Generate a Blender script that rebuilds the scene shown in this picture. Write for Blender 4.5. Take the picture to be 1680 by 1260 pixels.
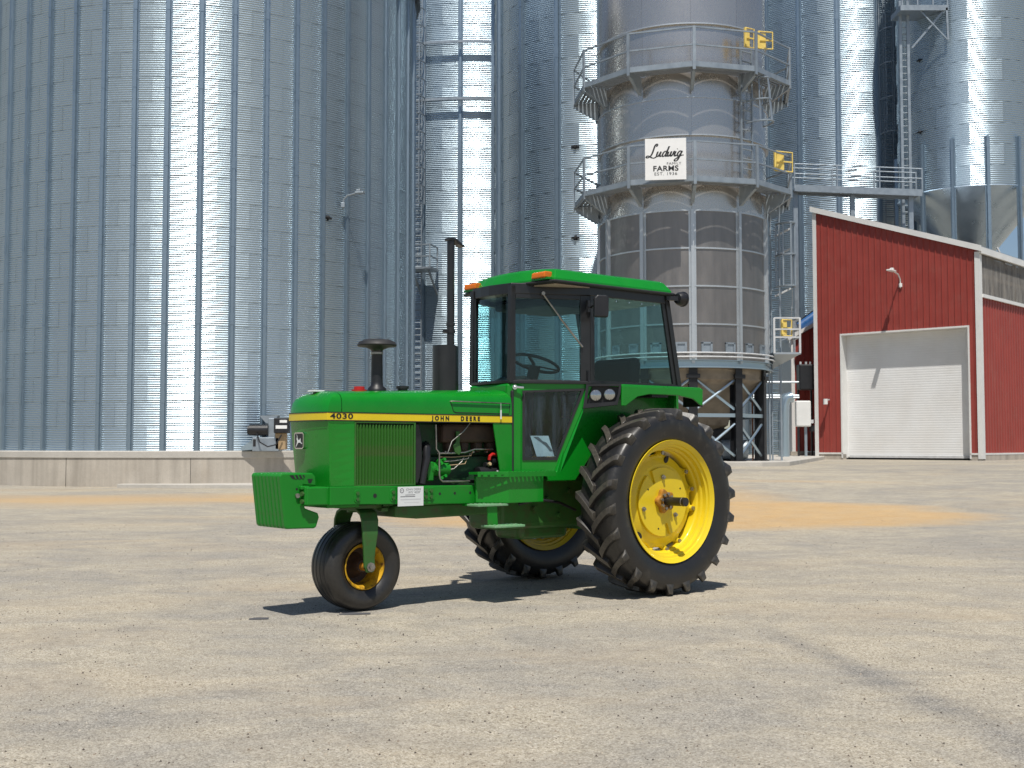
import bpy, bmesh, math, random
from math import sin, cos, pi, radians, sqrt, atan2
from mathutils import Vector, Matrix
random.seed(7)
for o in list(bpy.data.objects): bpy.data.objects.remove(o)
sc = bpy.context.scene
COL = sc.collection
# ------------------------------------------------------------------ camera, sky, sun, exposure
FPX, HOR, CAMH = 1950.0, 730.0, 1.251
cam_data = bpy.data.cameras.new('camera'); cam = bpy.data.objects.new('camera', cam_data); COL.objects.link(cam)
cam_data.sensor_width = 36; cam_data.lens = 36 * FPX / 1680
cam_data.clip_start = .1; cam_data.clip_end = 6000
cam.location = (0, 0, CAMH)
cam.rotation_euler = (pi / 2 + math.atan((HOR - 630) / FPX), 0, 0)
cam_data.dof.use_dof = True; cam_data.dof.focus_distance = 9.9; cam_data.dof.aperture_fstop = 8
sc.camera = cam
SUN_AZ, SUN_EL = radians(1.0), radians(65)       # azimuth measured from behind the camera toward +x
world = bpy.data.worlds.new('World'); sc.world = world; world.use_nodes = True
wn = world.node_tree.nodes; wl = world.node_tree.links
sky = wn.new('ShaderNodeTexSky'); sky.sky_type = 'NISHITA'; sky.sun_disc = False
sky.sun_elevation = SUN_EL; sky.sun_rotation = pi - SUN_AZ
sky.altitude = 200; sky.air_density = 1.0; sky.dust_density = .8; sky.ozone_density = 1.2
wl.new(sky.outputs[0], wn['Background'].inputs['Color']); wn['Background'].inputs['Strength'].default_value = .085
sl = bpy.data.lights.new('sun', 'SUN'); sun = bpy.data.objects.new('sun', sl); COL.objects.link(sun)
sl.energy = 4.9; sl.angle = radians(.53); sl.color = (1, .955, .88)
sv = Vector((sin(SUN_AZ) * cos(SUN_EL), -cos(SUN_AZ) * cos(SUN_EL), sin(SUN_EL)))
sun.rotation_euler = sv.to_track_quat('Z', 'Y').to_euler(); sun.location = (0, -20, 40)
sc.view_settings.view_transform = 'Standard'; sc.view_settings.look = 'None'
sc.view_settings.exposure = .0; sc.view_settings.gamma = 1
sc.render.engine = 'CYCLES'; sc.cycles.transparent_max_bounces = 24

# ------------------------------------------------------------------ helpers
class NT:
    def __init__(s, name):
        s.m = bpy.data.materials.new(name); s.m.use_nodes = True
        s.n = s.m.node_tree.nodes; s.l = s.m.node_tree.links
        s.b = s.n['Principled BSDF']; s.out = s.n['Material Output']
    def node(s, t, **k):
        x = s.n.new('ShaderNode' + t)
        for a, v in k.items():
            if a in x.inputs: x.inputs[a].default_value = v
            else: setattr(x, a, v)
        return x
    def link(s, a, b): s.l.new(a, b)
    def coord(s, which='Object'):
        return s.node('TexCoord').outputs[which]
    def noise(s, scale, detail=4, rough=.55, vec=None, dist=0):
        x = s.node('TexNoise', Scale=scale, Detail=detail, Roughness=rough, Distortion=dist)
        if vec is None: vec = s.coord()
        s.link(vec, x.inputs['Vector']); return x.outputs['Fac']
    def ramp(s, fac, stops):
        r = s.node('ValToRGB'); e = r.color_ramp.elements
        while len(e) < len(stops): e.new(.5)
        for i, (p, c) in enumerate(stops):
            e[i].position = p; e[i].color = (*c, 1) if len(c) == 3 else c
        s.link(fac, r.inputs['Fac']); return r.outputs['Color']
    def mix(s, fac, a, b, mode='MIX'):
        x = s.node('MixRGB', blend_type=mode)
        for i, v in ((0, fac), (1, a), (2, b)):
            if isinstance(v, (int, float)): x.inputs[i].default_value = v
            elif isinstance(v, tuple): x.inputs[i].default_value = (*v, 1)
            else: s.link(v, x.inputs[i])
        return x.outputs[0]
    def math(s, op, a, b=None, clamp=False):
        x = s.node('Math', operation=op, use_clamp=clamp)
        for i, v in ((0, a), (1, b)):
            if v is None: continue
            if isinstance(v, (int, float)): x.inputs[i].default_value = v
            else: s.link(v, x.inputs[i])
        return x.outputs[0]
    def rng(s, fac, a, b, c, d):
        x = s.node('MapRange'); s.link(fac, x.inputs[0])
        for i, v in enumerate((a, b, c, d)): x.inputs[i + 1].default_value = v
        return x.outputs[0]
    def scale(s, vec, v):
        x = s.node('Mapping'); s.link(vec, x.inputs[0]); x.inputs['Scale'].default_value = v; return x.outputs[0]
    def bump(s, h, strength=.3, dist=.01):
        x = s.node('Bump', Strength=strength, Distance=dist); s.link(h, x.inputs['Height']); s.link(x.outputs[0], s.b.inputs['Normal']); return x
    def set(s, **k):
        for a, v in k.items():
            i = s.b.inputs[a.replace('_', ' ')]
            if hasattr(v, 'node'): s.link(v, i)
            elif isinstance(v, tuple): i.default_value = (*v, 1)
            else: i.default_value = v
        return s
M = {}
def plain(key, col, rough=.5, metal=0, var=.12, scale=6, bump=0, coat=0, dirt=None, rvar=.1):
    t = NT(key)
    c = t.coord(); n = t.noise(scale, 5, .6, c)
    lo = tuple(max(0, x * (1 - var)) for x in col); hi = tuple(min(1, x * (1 + var)) for x in col)
    color = t.ramp(n, [(.3, lo), (.7, hi)])
    if dirt:
        d = t.noise(dirt[1], 6, .65, c); f = t.rng(d, dirt[2], dirt[2] + .18, 0, dirt[3] if len(dirt) > 3 else .8)
        color = t.mix(f, color, dirt[0])
    t.set(Base_Color=color, Metallic=metal, Roughness=t.rng(n, .25, .75, max(.02, rough - rvar), rough + rvar))
    if coat: t.set(Coat_Weight=coat, Coat_Roughness=.06)
    if bump: t.bump(t.noise(scale * 8, 4, .6, c), bump, .005)
    M[key] = t.m; return t.m

class MB:
    def __init__(s): s.v = []; s.f = []; s.sm = []
    def add(s, vs, fs, smooth=False):
        b = len(s.v); s.v += [tuple(x) for x in vs]; s.f += [tuple(b + i for i in f) for f in fs]; s.sm += [smooth] * len(fs); return s
    def box(s, c, d, rot=None):
        x, y, z = d[0] / 2, d[1] / 2, d[2] / 2
        vs = [Vector((a * x, b * y, e * z)) for e in (-1, 1) for b in (-1, 1) for a in (-1, 1)]
        if rot is not None:
            R = rot if isinstance(rot, Matrix) else Matrix.Rotation(rot, 3, 'Z'); vs = [R @ v for v in vs]
        c = Vector(c)
        return s.add([v + c for v in vs], [(0, 2, 3, 1), (4, 5, 7, 6), (0, 1, 5, 4), (2, 6, 7, 3), (0, 4, 6, 2), (1, 3, 7, 5)])
    def lohi(s, a, b):
        return s.box([(p + q) / 2 for p, q in zip(a, b)], [abs(q - p) for p, q in zip(a, b)])
    def bar(s, a, b, w, h=None, up=(0, 0, 1)):
        a, b = Vector(a), Vector(b); d = b - a; L = d.length; d.normalize(); h = h or w
        u = Vector(up); x = d.cross(u)
        if x.length < 1e-4: x = d.cross(Vector((1, 0, 0)))
        x.normalize(); z = x.cross(d).normalized()
        R = Matrix((x, d, z)).transposed()
        return s.box((a + b) / 2, (w, L, h), R)
    def tube(s, pts, r, n=8, closed=False, cap=True):
        pts = [Vector(p) for p in pts]; N = len(pts)
        rs = r if isinstance(r, (list, tuple)) else [r] * N
        vs = []; px = None
        for i, p in enumerate(pts):
            if closed: d = pts[(i + 1) % N] - pts[i - 1]
            else: d = pts[min(i + 1, N - 1)] - pts[max(i - 1, 0)]
            d.normalize()
            if px is None:
                px = d.cross(Vector((0, 0, 1)))
                if px.length < 1e-3: px = d.cross(Vector((1, 0, 0)))
            px = (px - d * px.dot(d)).normalized(); y = d.cross(px)
            vs += [p + (px * cos(2 * pi * k / n) + y * sin(2 * pi * k / n)) * rs[i] for k in range(n)]
        fs = []
        for i in range(N if closed else N - 1):
            a = i * n; b = ((i + 1) % N) * n
            fs += [(a + k, a + (k + 1) % n, b + (k + 1) % n, b + k) for k in range(n)]
        s.add(vs, fs, True)
        if cap and not closed:
            s.add(vs[:n][::-1], [tuple(range(n))]); s.add(vs[-n:], [tuple(range(n))])
        return s
    def lathe(s, prof, n=32, mat=None, smooth=True, a0=0, a1=2 * pi):
        """prof: (r, h) pairs, turned round local z; mat transforms"""
        full = abs(a1 - a0 - 2 * pi) < 1e-6; m = n if full else n + 1
        vs = []
        for r, h in prof:
            for k in range(m):
                t = a0 + (a1 - a0) * k / n; v = Vector((r * cos(t), r * sin(t), h)); vs.append(mat @ v if mat else v)
        fs = []
        for i in range(len(prof) - 1):
            for k in range(n):
                k2 = (k + 1) % m
                fs.append((i * m + k, i * m + k2, (i + 1) * m + k2, (i + 1) * m + k))
        return s.add(vs, fs, smooth)
    def cyl(s, a, b, r, n=16, r2=None):
        a, b = Vector(a), Vector(b); d = b - a; L = d.length
        q = d.to_track_quat('Z', 'Y').to_matrix().to_4x4(); q.translation = a; r2 = r if r2 is None else r2
        s.lathe([(r, 0), (r2, L)], n, q)
        for rr, h, rev in ((r, 0, 1), (r2, L, 0)):
            ring = [q @ Vector((rr * cos(2 * pi * k / n), rr * sin(2 * pi * k / n), h)) for k in range(n)]
            s.add(ring[::-1] if rev else ring, [tuple(range(n))])
        return s
    def prism(s, poly, fn, t0, t1):
        """poly 2-D points; fn(p, t) -> 3-D"""
        n = len(poly); a = [fn(p, t0) for p in poly]; b = [fn(p, t1) for p in poly]
        return s.add(a + b, [tuple(range(n))[::-1], tuple(range(n, 2 * n))] + [(i, (i + 1) % n, n + (i + 1) % n, n + i) for i in range(n)])
    def grid(s, fn, nu, nv, smooth=True):
        vs = [fn(i / nu, j / nv) for j in range(nv + 1) for i in range(nu + 1)]
        return s.add(vs, [(j * (nu + 1) + i, j * (nu + 1) + i + 1, (j + 1) * (nu + 1) + i + 1, (j + 1) * (nu + 1) + i) for j in range(nv) for i in range(nu)], smooth)
    def mesh(s, name, mat):
        me = bpy.data.meshes.new(name); me.from_pydata([tuple(v) for v in s.v], [], s.f)
        me.polygons.foreach_set('use_smooth', s.sm); 
        if mat: me.materials.append(mat)
        me.update(); return me
    def build(s, name, mat, parent=None, bevel=0, fix=True, seg=2):
        me = s.mesh(name, mat)
        if fix:
            bm = bmesh.new(); bm.from_mesh(me); bmesh.ops.recalc_face_normals(bm, faces=bm.faces[:]); bm.to_mesh(me); bm.free()
        if any(s.sm): me.set_sharp_from_angle(angle=radians(42))
        o = bpy.data.objects.new(name, me); COL.objects.link(o); o.parent = parent
        if bevel:
            b = o.modifiers.new('bevel', 'BEVEL'); b.width = bevel; b.segments = seg; b.limit_method = 'ANGLE'; b.angle_limit = radians(35)
            b.harden_normals = False
        return o
def put(name, me, parent=None, loc=(0, 0, 0), rz=0):
    o = bpy.data.objects.new(name, me); COL.objects.link(o); o.parent = parent; o.location = loc; o.rotation_euler = (0, 0, rz); return o
def empty(name, label, cat, loc=(0, 0, 0), rz=0, group=None):
    o = bpy.data.objects.new(name, None); COL.objects.link(o); o.location = loc; o.rotation_euler = (0, 0, rz)
    tag(o, label, cat, group); return o
def tag(o, label, cat, group=None, kind=None):
    if label: o['label'] = label
    if cat: o['category'] = cat
    if group: o['group'] = group
    if kind: o['kind'] = kind
    return o
def text(body, size, name, mat, parent, matrix, align='CENTER', sx=1, extrude=.001, shear=0, bold=0, spacing=1):
    cu = bpy.data.curves.new(name, 'FONT'); cu.body = body; cu.size = size; cu.align_x = align; cu.align_y = 'CENTER'
    cu.extrude = extrude; cu.shear = shear; cu.offset = bold; cu.space_character = spacing
    ob = bpy.data.objects.new(name, cu); COL.objects.link(ob)
    dg = bpy.context.evaluated_depsgraph_get(); me = bpy.data.meshes.new_from_object(ob.evaluated_get(dg))
    bpy.data.objects.remove(ob); bpy.data.curves.remove(cu)
    me.transform(matrix @ Matrix.Diagonal((sx, 1, 1, 1))); me.materials.clear(); me.materials.append(mat)
    o = bpy.data.objects.new(name, me); COL.objects.link(o); o.parent = parent; return o
def frame(origin, right, up):
    r = Vector(right).normalized(); u = Vector(up).normalized(); n = r.cross(u)
    m = Matrix((r, u, n)).transposed().to_4x4(); m.translation = Vector(origin); return m
def smooth01(t):
    t = max(0, min(1, t)); return t * t * (3 - 2 * t)
def ground_z(x, y):
    return .62 * smooth01((y - 16) / 18) * smooth01((x + 4.5) / 6.5)
def W(px, py, Y):
    """the world point at depth Y seen at photo pixel px, py (used to survey the site)"""
    p = math.atan((HOR - 630) / FPX); r = (px - 840) / FPX; v = (630 - py) / FPX
    d = Vector((r, cos(p) - v * sin(p), sin(p) + v * cos(p))); return Vector((0, 0, CAMH)) + d * (Y / d.y)

# ------------------------------------------------------------------ materials
def galvanised(key, base=(.405, .50, .57), rough=.28, var=.012, metal=.8):
    t = NT(key); c = t.coord(); rnd = t.node('ObjectInfo').outputs['Random']
    sp = t.node('TexVoronoi', Scale=26); t.link(c, sp.inputs['Vector'])
    blot = t.noise(1.1, 4, .6, c)
    spang = t.math('MULTIPLY', t.node('SeparateColor').outputs[0], 1)
    sepn = spang.node.inputs[0].links[0].from_node; t.link(sp.outputs['Color'], sepn.inputs[0])
    k = t.math('ADD', t.math('MULTIPLY', t.math('SUBTRACT', rnd, .5), var * 2.2), t.math('MULTIPLY', t.math('SUBTRACT', blot, .5), var * 3))
    k = t.math('ADD', k, t.math('MULTIPLY', t.math('SUBTRACT', spang, .5), var * 1.2))
    k = t.math('ADD', k, 1)
    col = t.mix(1, base, t.node('CombineColor').outputs[0], 'MULTIPLY')
    cc = [n for n in t.n if n.bl_idname == 'ShaderNodeCombineColor'][0]
    for i in range(3): t.link(k, cc.inputs[i])
    streak = t.noise(2, 5, .6, t.scale(c, (6, 6, .35)))
    col = t.mix(t.rng(streak, .62, .8, 0, .22), col, (.33, .335, .33))
    t.set(Base_Color=col, Metallic=metal, Roughness=t.math('ADD', t.math('ADD', t.rng(blot, .3, .7, rough - .012, rough + .018), t.math('MULTIPLY', rnd, .012)), t.math('MULTIPLY', spang, .03)))
    M[key] = t.m; return t.m
galvanised('galv')
galvanised('galv_dull', (.44, .48, .515), .5, .05)
galvanised('galv_frame', (.56, .59, .61), .42, .04)
galvanised('rib_steel', (.27, .345, .41), .40, .03)
galvanised('stainless', (.58, .535, .49), .25, .02)
M['stainless'].node_tree.nodes['Principled BSDF'].inputs['Metallic'].default_value = .86
def screen_material():
    t = NT('screen'); c = t.coord(); rnd = t.node('ObjectInfo').outputs['Random']
    st = t.noise(1.2, 5, .6, t.scale(c, (3, 3, .5)))
    col = t.ramp(st, [(.25, (.205, .195, .188)), (.75, (.315, .302, .292))])
    col = t.mix(t.math('MULTIPLY', rnd, .25), col, (.30, .26, .23))
    w = t.node('TexWave', Scale=12, Distortion=0); w.bands_direction = 'Z'; t.link(c, w.inputs['Vector'])
    t.set(Base_Color=col, Metallic=.85, Roughness=t.rng(st, .3, .7, .36, .5)); t.bump(w.outputs['Fac'], .25, .004); M['screen'] = t.m
screen_material()
plain('structural', (.30, .345, .385), .5, .55, .1, 4)
plain('black_steel', (.018, .019, .022), .45, .2, .3, 5)
plain('yellow_gate', (.78, .58, .15), .5, 0, .1, 5)
plain('dark', (.012, .012, .013), .6)
plain('white_paint', (.72, .72, .70), .45, 0, .05, 2, dirt=((.42, .38, .32), 3, .62, .35))
plain('red_steel', (.295, .052, .041), .42, 0, .08, 1.2, dirt=((.32, .11, .085), 1.6, .52, .3))
plain('sign_white', (.80, .80, .79), .5, 0, .03)
plain('sign_black', (.015, .015, .016), .5)
plain('plastic_grey', (.55, .56, .57), .5)
plain('blue_paint', (.02, .10, .28), .4)
plain('black_plastic', (.014, .014, .016), .42, 0, .2, 8)
plain('tan_guard', (.38, .27, .15), .6)
def concrete(key, a, b, marks=True):
    t = NT(key); c = t.coord()
    n1 = t.noise(.8, 6, .65, c); n2 = t.noise(30, 4, .6, c); st = t.noise(1.3, 5, .6, t.scale(c, (2.2, 2.2, .12)))
    col = t.ramp(n1, [(.3, a), (.7, b)])
    if marks: col = t.mix(t.rng(st, .42, .72, 0, .7), col, tuple(x * .62 for x in a)); col = t.mix(t.rng(t.noise(.7, 4, .6, t.scale(c, (1, 1, .3))), .6, .75, 0, .35), col, (.30, .20, .11))
    col = t.mix(t.rng(n2, .4, .7, 0, .18), col, (.16, .14, .12))
    t.set(Base_Color=col, Roughness=.85); t.bump(n2, .25, .01); M[key] = t.m
concrete('concrete', (.42, .375, .315), (.55, .50, .43)); concrete('pad_concrete', (.42, .40, .36), (.54, .51, .46), False)
plain('hopper_tan', (.27, .225, .17), .75, 0, .25, 1.5, dirt=((.12, .08, .05), 1.8, .55, .6))

# ------------------------------------------------------------------ ground
def ground_material():
    t = NT('chip_seal'); c = t.coord()
    big = t.noise(.22, 6, .6, c, .6); mid = t.noise(.9, 6, .68, t.scale(c, (.8, 1.15, 1)), 1.2)
    fine = t.noise(34, 3, .7, c); vor = t.node('TexVoronoi', Scale=130); t.link(c, vor.inputs['Vector'])
    sep = t.node('SeparateColor'); t.link(vor.outputs['Color'], sep.inputs[0])
    vor2 = t.node('TexVoronoi', Scale=48); t.link(c, vor2.inputs['Vector']); sep2 = t.node('SeparateColor'); t.link(vor2.outputs['Color'], sep2.inputs[0])
    col = t.ramp(sep.outputs[0], [(0, (.20, .17, .125)), (.22, (.37, .32, .24)), (.6, (.465, .412, .318)), (.9, (.57, .517, .415)), (1, (.67, .62, .52))])
    col = t.mix(t.rng(sep2.outputs[1], .965, .985, 0, .4), col, (.13, .095, .075))
    grey = t.math('ADD', t.math('MULTIPLY', mid, .6), t.math('MULTIPLY', big, .5))
    gm = t.rng(grey, .47, .64, .05, .9)
    gcol = t.ramp(sep.outputs[1], [(0, (.18, .165, .145)), (.5, (.30, .28, .245)), (1, (.46, .43, .375))])
    col = t.mix(gm, col, gcol)
    sand = t.rng(t.noise(.5, 5, .6, t.scale(c, (.5, 1.3, 1)), .5), .52, .7, 0, .4)
    col = t.mix(sand, col, (.47, .37, .245))
    mot = t.math('ADD', t.math('MULTIPLY', t.noise(14, 4, .7, c), .6), t.math('MULTIPLY', t.noise(3.2, 5, .65, t.scale(c, (.9, 1.1, 1))), .55))
    v_ = t.rng(mot, .38, .76, .80, 1.09); cv = t.node('CombineColor')
    for i in range(3): t.link(v_, cv.inputs[i])
    col = t.mix(1, col, cv.outputs[0], 'MULTIPLY')
    x = t.node('SeparateXYZ'); t.link(c, x.inputs[0]); X, Y = x.outputs[0], x.outputs[1]
    wob = t.math('MULTIPLY', t.math('SUBTRACT', t.noise(.45, 5, .62, t.scale(c, (.6, 1.2, 1))), .5), 1.0)
    def ell(cx, cy, rx, ry, rot=0, soft=.25, amp=1.0, wb=1.1):
        dx = t.math('SUBTRACT', X, cx); dy = t.math('SUBTRACT', Y, cy); cr, sr = cos(rot), sin(rot)
        u = t.math('DIVIDE', t.math('ADD', t.math('MULTIPLY', dx, cr), t.math('MULTIPLY', dy, sr)), rx)
        v = t.math('DIVIDE', t.math('SUBTRACT', t.math('MULTIPLY', dy, cr), t.math('MULTIPLY', dx, sr)), ry)
        d = t.math('SQRT', t.math('ADD', t.math('MULTIPLY', u, u), t.math('MULTIPLY', v, v)))
        d = t.math('ADD', d, t.math('MULTIPLY', wob, wb))
        return t.rng(d, 1 - soft, 1, amp, 0)
    grain = None
    for a in GRAIN:
        e = ell(*a); grain = e if grain is None else t.math('MAXIMUM', grain, e)
    gr = t.ramp(t.math('ADD', t.math('MULTIPLY', sep.outputs[2], .5), t.math('MULTIPLY', mid, .5)), [(.2, (.38, .23, .09)), (.5, (.53, .35, .165)), (.85, (.63, .47, .28))])
    col = t.mix(t.math('MULTIPLY', grain, t.rng(t.noise(2.5, 5, .7, c), .3, .65, .68, .98)), col, gr)
    brk = t.rng(t.noise(1.6, 6, .7, c), .36, .6, .25, 1)
    for a in DARKS:
        col = t.mix(t.math('MULTIPLY', ell(*a), t.math('MULTIPLY', brk, .66)), col, t.ramp(sep.outputs[1], [(0, (.085, .085, .088)), (.6, (.17, .168, .165)), (1, (.38, .36, .33))]))
    t.set(Base_Color=col, Roughness=.9, Specular_IOR_Level=.25)
    h = t.math('ADD', t.math('MULTIPLY', vor.outputs['Distance'], -.6), t.math('MULTIPLY', fine, .7))
    h = t.math('ADD', h, t.math('MULTIPLY', t.noise(3, 4, .6, c), 2.0))
    t.bump(h, .6, .014); M['ground'] = t.m
# (centre x, centre y, half length, half width, turn, edge softness, strength)
GRAIN = [(3.0, 20.1, 5.5, 2.9, .10, .28, 1.0, .7), (2.4, 23.6, 3.4, 3.6, .1, .6, .9, .8), (6.6, 27.2, 3.6, .5, -.15, .9, .4), (-9.5, 27.4, 8.5, 3.6, .10, .8, .8), (-5.5, 28.0, 4.5, 3.6, .0, .7, .85), (-16, 33.0, 9, 1.4, .05, .9, .3)]
DARKS = [(1.93, 6.7, 2.1, .16, -1.44, .8, 1.0, 1.0), (2.12, 5.3, 1.5, .30, -1.42, .9, 1.0, 1.0), (3.9, 6.6, 1.6, .22, -.1, .95, .7, 1.3), (-1.9, 5.4, 1.5, .22, .35, .95, .55, 1.4), (-6.4, 20, 4, .9, .12, .95, .5), (13, 31, 8, 1.2, -.2, .9, .5), (6.5, 31.5, 5, .7, .05, .9, .6)]
ground_material()
xs = [-900, -400, -150, -60, -40, -30] + [-22 + i * 1.0 for i in range(45)] + [26, 32, 40, 60, 150, 400, 900]
ys = [-900, -300, -80, -30] + [-12 + i * 1.5 for i in range(8)] + [i * 1.0 for i in range(0, 48)] + [50, 55, 60, 70, 85, 120, 200, 400, 900, 2500]
gb = MB(); gb.add([(x, y, ground_z(x, y)) for y in ys for x in xs], [(j * len(xs) + i, j * len(xs) + i + 1, (j + 1) * len(xs) + i + 1, (j + 1) * len(xs) + i) for j in range(len(ys) - 1) for i in range(len(xs) - 1)], True)
gnd = gb.build('ground', M['ground'], fix=False); gnd['kind'] = 'structure'
# ------------------------------------------------------------------ grain silos
def alpha_at(px, cx, cy, R):
    r = (px - 840) / FPX; d = Vector((r, 1)).normalized(); c = Vector((cx, cy)); b = d.dot(c); q = b * b - c.length_squared + R * R
    p = d * (b - sqrt(max(q, 0))) - c; return atan2(p.x, -p.y)
def at_alpha(a, R, z): return Vector((R * sin(a), -R * cos(a), z))
def sheet_mesh(R, arc, h, pitch, amp, seg=8, ncol=5):
    b = MB(); n = round(h / pitch) * seg; lap = pitch * .35
    def fn(u, v):
        z = -lap + (h + lap) * v; a = (u - .5) * (arc + .02 / R)
        r = R + amp * sin(2 * pi * z / pitch) + .006 * (1 - v) + .004 * u
        return at_alpha(a, r, z)
    b.grid(fn, ncol, n)
    for col in (0.012, .03):                       # lap bolts
        for k in range(round(h / pitch)):
            a = (-.5 + col) * arc; z = (k + .25) * pitch; p = at_alpha(a, R + amp + .008, z); t = Vector((cos(a), sin(a), 0)); s = .006
            nrm = at_alpha(a, 1, 0)
            b.add([p - t * s, p + Vector((0, 0, -s)), p + t * s, p + Vector((0, 0, s)), p + nrm * .012], [(0, 1, 4), (1, 2, 4), (2, 3, 4), (3, 0, 4)])
    return b.mesh('wall_sheet', M['galv'])
def rib_mesh(R, H, w, d, splice=2.4):
    b = MB(); y0 = -(R - .01)
    prof = [(-w * .62, y0 - .02), (-w * .34, y0 - .022), (-w * .26, y0 - d), (w * .26, y0 - d), (w * .34, y0 - .022), (w * .62, y0 - .02)]
    prof2 = [(w * .62, y0 + .02), (-w * .62, y0 + .02)]
    b.prism(prof + prof2, lambda p, t: (p[0], p[1], t), 0, H)
    z = splice * .6
    while z < H - .5:
        b.lohi((-w * .31, y0 - d - .008, z), (w * .31, y0 - d + .02, z + .35)); z += splice
    z = .2
    while z < H:
        for sx in (-1, 1): b.box((sx * w * .5, y0 - .027, z), (.016, .016, .016))
        z += .3
    return b.mesh('stiffener', M['rib_steel'])
def make_silo(label, cx, cy, R, z0, ztop, nrib, rib_px, sheet_h, pitch, amin, amax, amp=.5, per=2, ribw=.17, ribd=.09, rib_z0=None, rib_top=None, roof=True, loc_z=0):
    S = empty('grain_silo', label, 'silo', (cx, cy, loc_z), group='grain silos behind the tractor')
    amp = pitch * .145
    step = 2 * pi / nrib; ph = alpha_at(rib_px, cx, cy, R + ribd)
    sm = sheet_mesh(R, per * step, sheet_h, pitch, amp)
    k0 = math.floor((amin - ph) / step / per); k1 = math.ceil((amax - ph) / step / per)
    z = z0; row = 0
    while z < ztop - .01:
        for k in range(k0, k1):
            put('wall_sheet', sm, S, (0, 0, z - loc_z), ph + (k * per + .5 * per + .5 + (row % 2) * (per // 2)) * step)
        z += sheet_h; row += 1
    rz0 = z0 if rib_z0 is None else rib_z0; rt = ztop if rib_top is None else rib_top
    rm = rib_mesh(R + amp, rt - rz0, ribw, ribd)
    for k in range(math.floor((amin - ph) / step), math.ceil((amax - ph) / step) + 1):
        put('stiffener', rm, S, (0, 0, rz0 - loc_z), ph + k * step)
    MB().lathe([(R - .06, z0 - loc_z), (R - .06, ztop - loc_z)], 48).build('inner_wall', M['galv_dull'], S)
    if roof: MB().lathe([(R + .25, ztop - .1 - loc_z), (R + .2, ztop - loc_z), (.6, ztop + R * .5 - loc_z), (.6, ztop + R * .5 + .4 - loc_z), (.01, ztop + R * .5 + .5 - loc_z)], 48).build('roof', M['galv_dull'], S)
    return S
def lamp_arm(label, base, out, drop_to, name='yard_light', group=None, mat='plastic_grey', up=.45, head=.36):
    """gooseneck wall light: base point, horizontal outward vector"""
    o = Vector(out); L = o.length; o.normalize(); r = empty(name, label, 'light', base, group=group)
    MB().box((0, 0, 0), (.12, .12, .16)).build('bracket', M[mat], r, .01)
    MB().tube([Vector((0, 0, -.12)), o * .02 + Vector((0, 0, up * .5)), o * L * .2 + Vector((0, 0, up * .85)), o * L * .6 + Vector((0, 0, up))], .03, 8).build('arm', M[mat], r)
    b = MB(); c = o * (L * .6 + head * .45) + Vector((0, 0, up + .01)); s = o.cross(Vector((0, 0, 1)))
    R = Matrix((o, s, Vector((0, 0, 1)))).transposed()
    b.box(c, (head, .2, .07), R); b.box(c - o * head * .12 + Vector((0, 0, .07)), (.14, .14, .1), R); b.build('lamp_head', M[mat], r, .02)
    return r
# big bin on the concrete ring
S1x, S1y, S1R = -11.17, 43.18, 7.52
ac = atan2(-S1x, S1y)
S1 = make_silo('wide corrugated grain silo on a raised concrete ring with many close stiffeners', S1x, S1y, S1R, 1.07, 1.07 + 22 * .76, 48, 323, .76, .0691, ac - 1.62, ac + 1.62)
ring = MB().lathe([(S1R + .16, -.6), (S1R + .16, .86)], 96).build('foundation_ring', M['concrete'], S1)
MB().lathe([(S1R + .16, .86), (S1R + .19, .87), (S1R + .19, 1.05), (S1R + .16, 1.075), (S1R - .1, 1.075)], 96).build('ring_cap', M['pad_concrete'], ring)
jb = MB()
for k in range(3):
    a = ac - .55 + k * .5; p = at_alpha(a, S1R + .161, 0)
    jb.box((p.x, p.y, .43), (.012, .006, .86), a)
jb.build('form_joint', M['dark'], ring)
# silo behind, with wind rings
S2x, S2y, S2R = -2.0, 66, 9.2; a2 = atan2(-S2x, S2y)
S2 = make_silo('tall corrugated silo with two horizontal wind rings, between the wide silo and the slim one', S2x, S2y, S2R, .3, .3 + 26 * 1.02, 32, 754, 1.02, .0927, a2 - .75, a2 + .6, ribw=.2, ribd=.11)
for zy in (62, 158):
    z = 1.251 + (730 - zy) * (S2y - S2R) / FPX
    MB().lathe([(S2R + .28, z - .06), (S2R + .40, z - .06), (S2R + .40, z + .06), (S2R + .28, z + .06), (S2R + .28, z - .06)], 64, smooth=False, a0=-pi / 2 + a2 - 1.2, a1=-pi / 2 + a2 + 1.2).build('wind_ring', M['structural'], S2)
# slim silo behind the dryer
S3x, S3y, S3R = 3.6, 50, 4.36; a3 = atan2(-S3x, S3y)
S3 = make_silo('slim corrugated silo standing directly behind the dryer tower', S3x, S3y, S3R, .6, .6 + 24 * .88, 16, 914, .88, .08, a3 - 1.62, a3 + .9, ribw=.24, ribd=.13)
# silo behind the red shed
S4x, S4y, S4R = 21.3, 75, 7.15; a4 = atan2(-S4x, S4y)
S4 = make_silo('corrugated silo with a caged ladder, rising behind the red shed roof', S4x, S4y, S4R, .6, .6 + 26 * 1.24, 20, 1382, 1.24, .1127, a4 - 1.1, a4 + .95, ribw=.28, ribd=.13)
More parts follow.
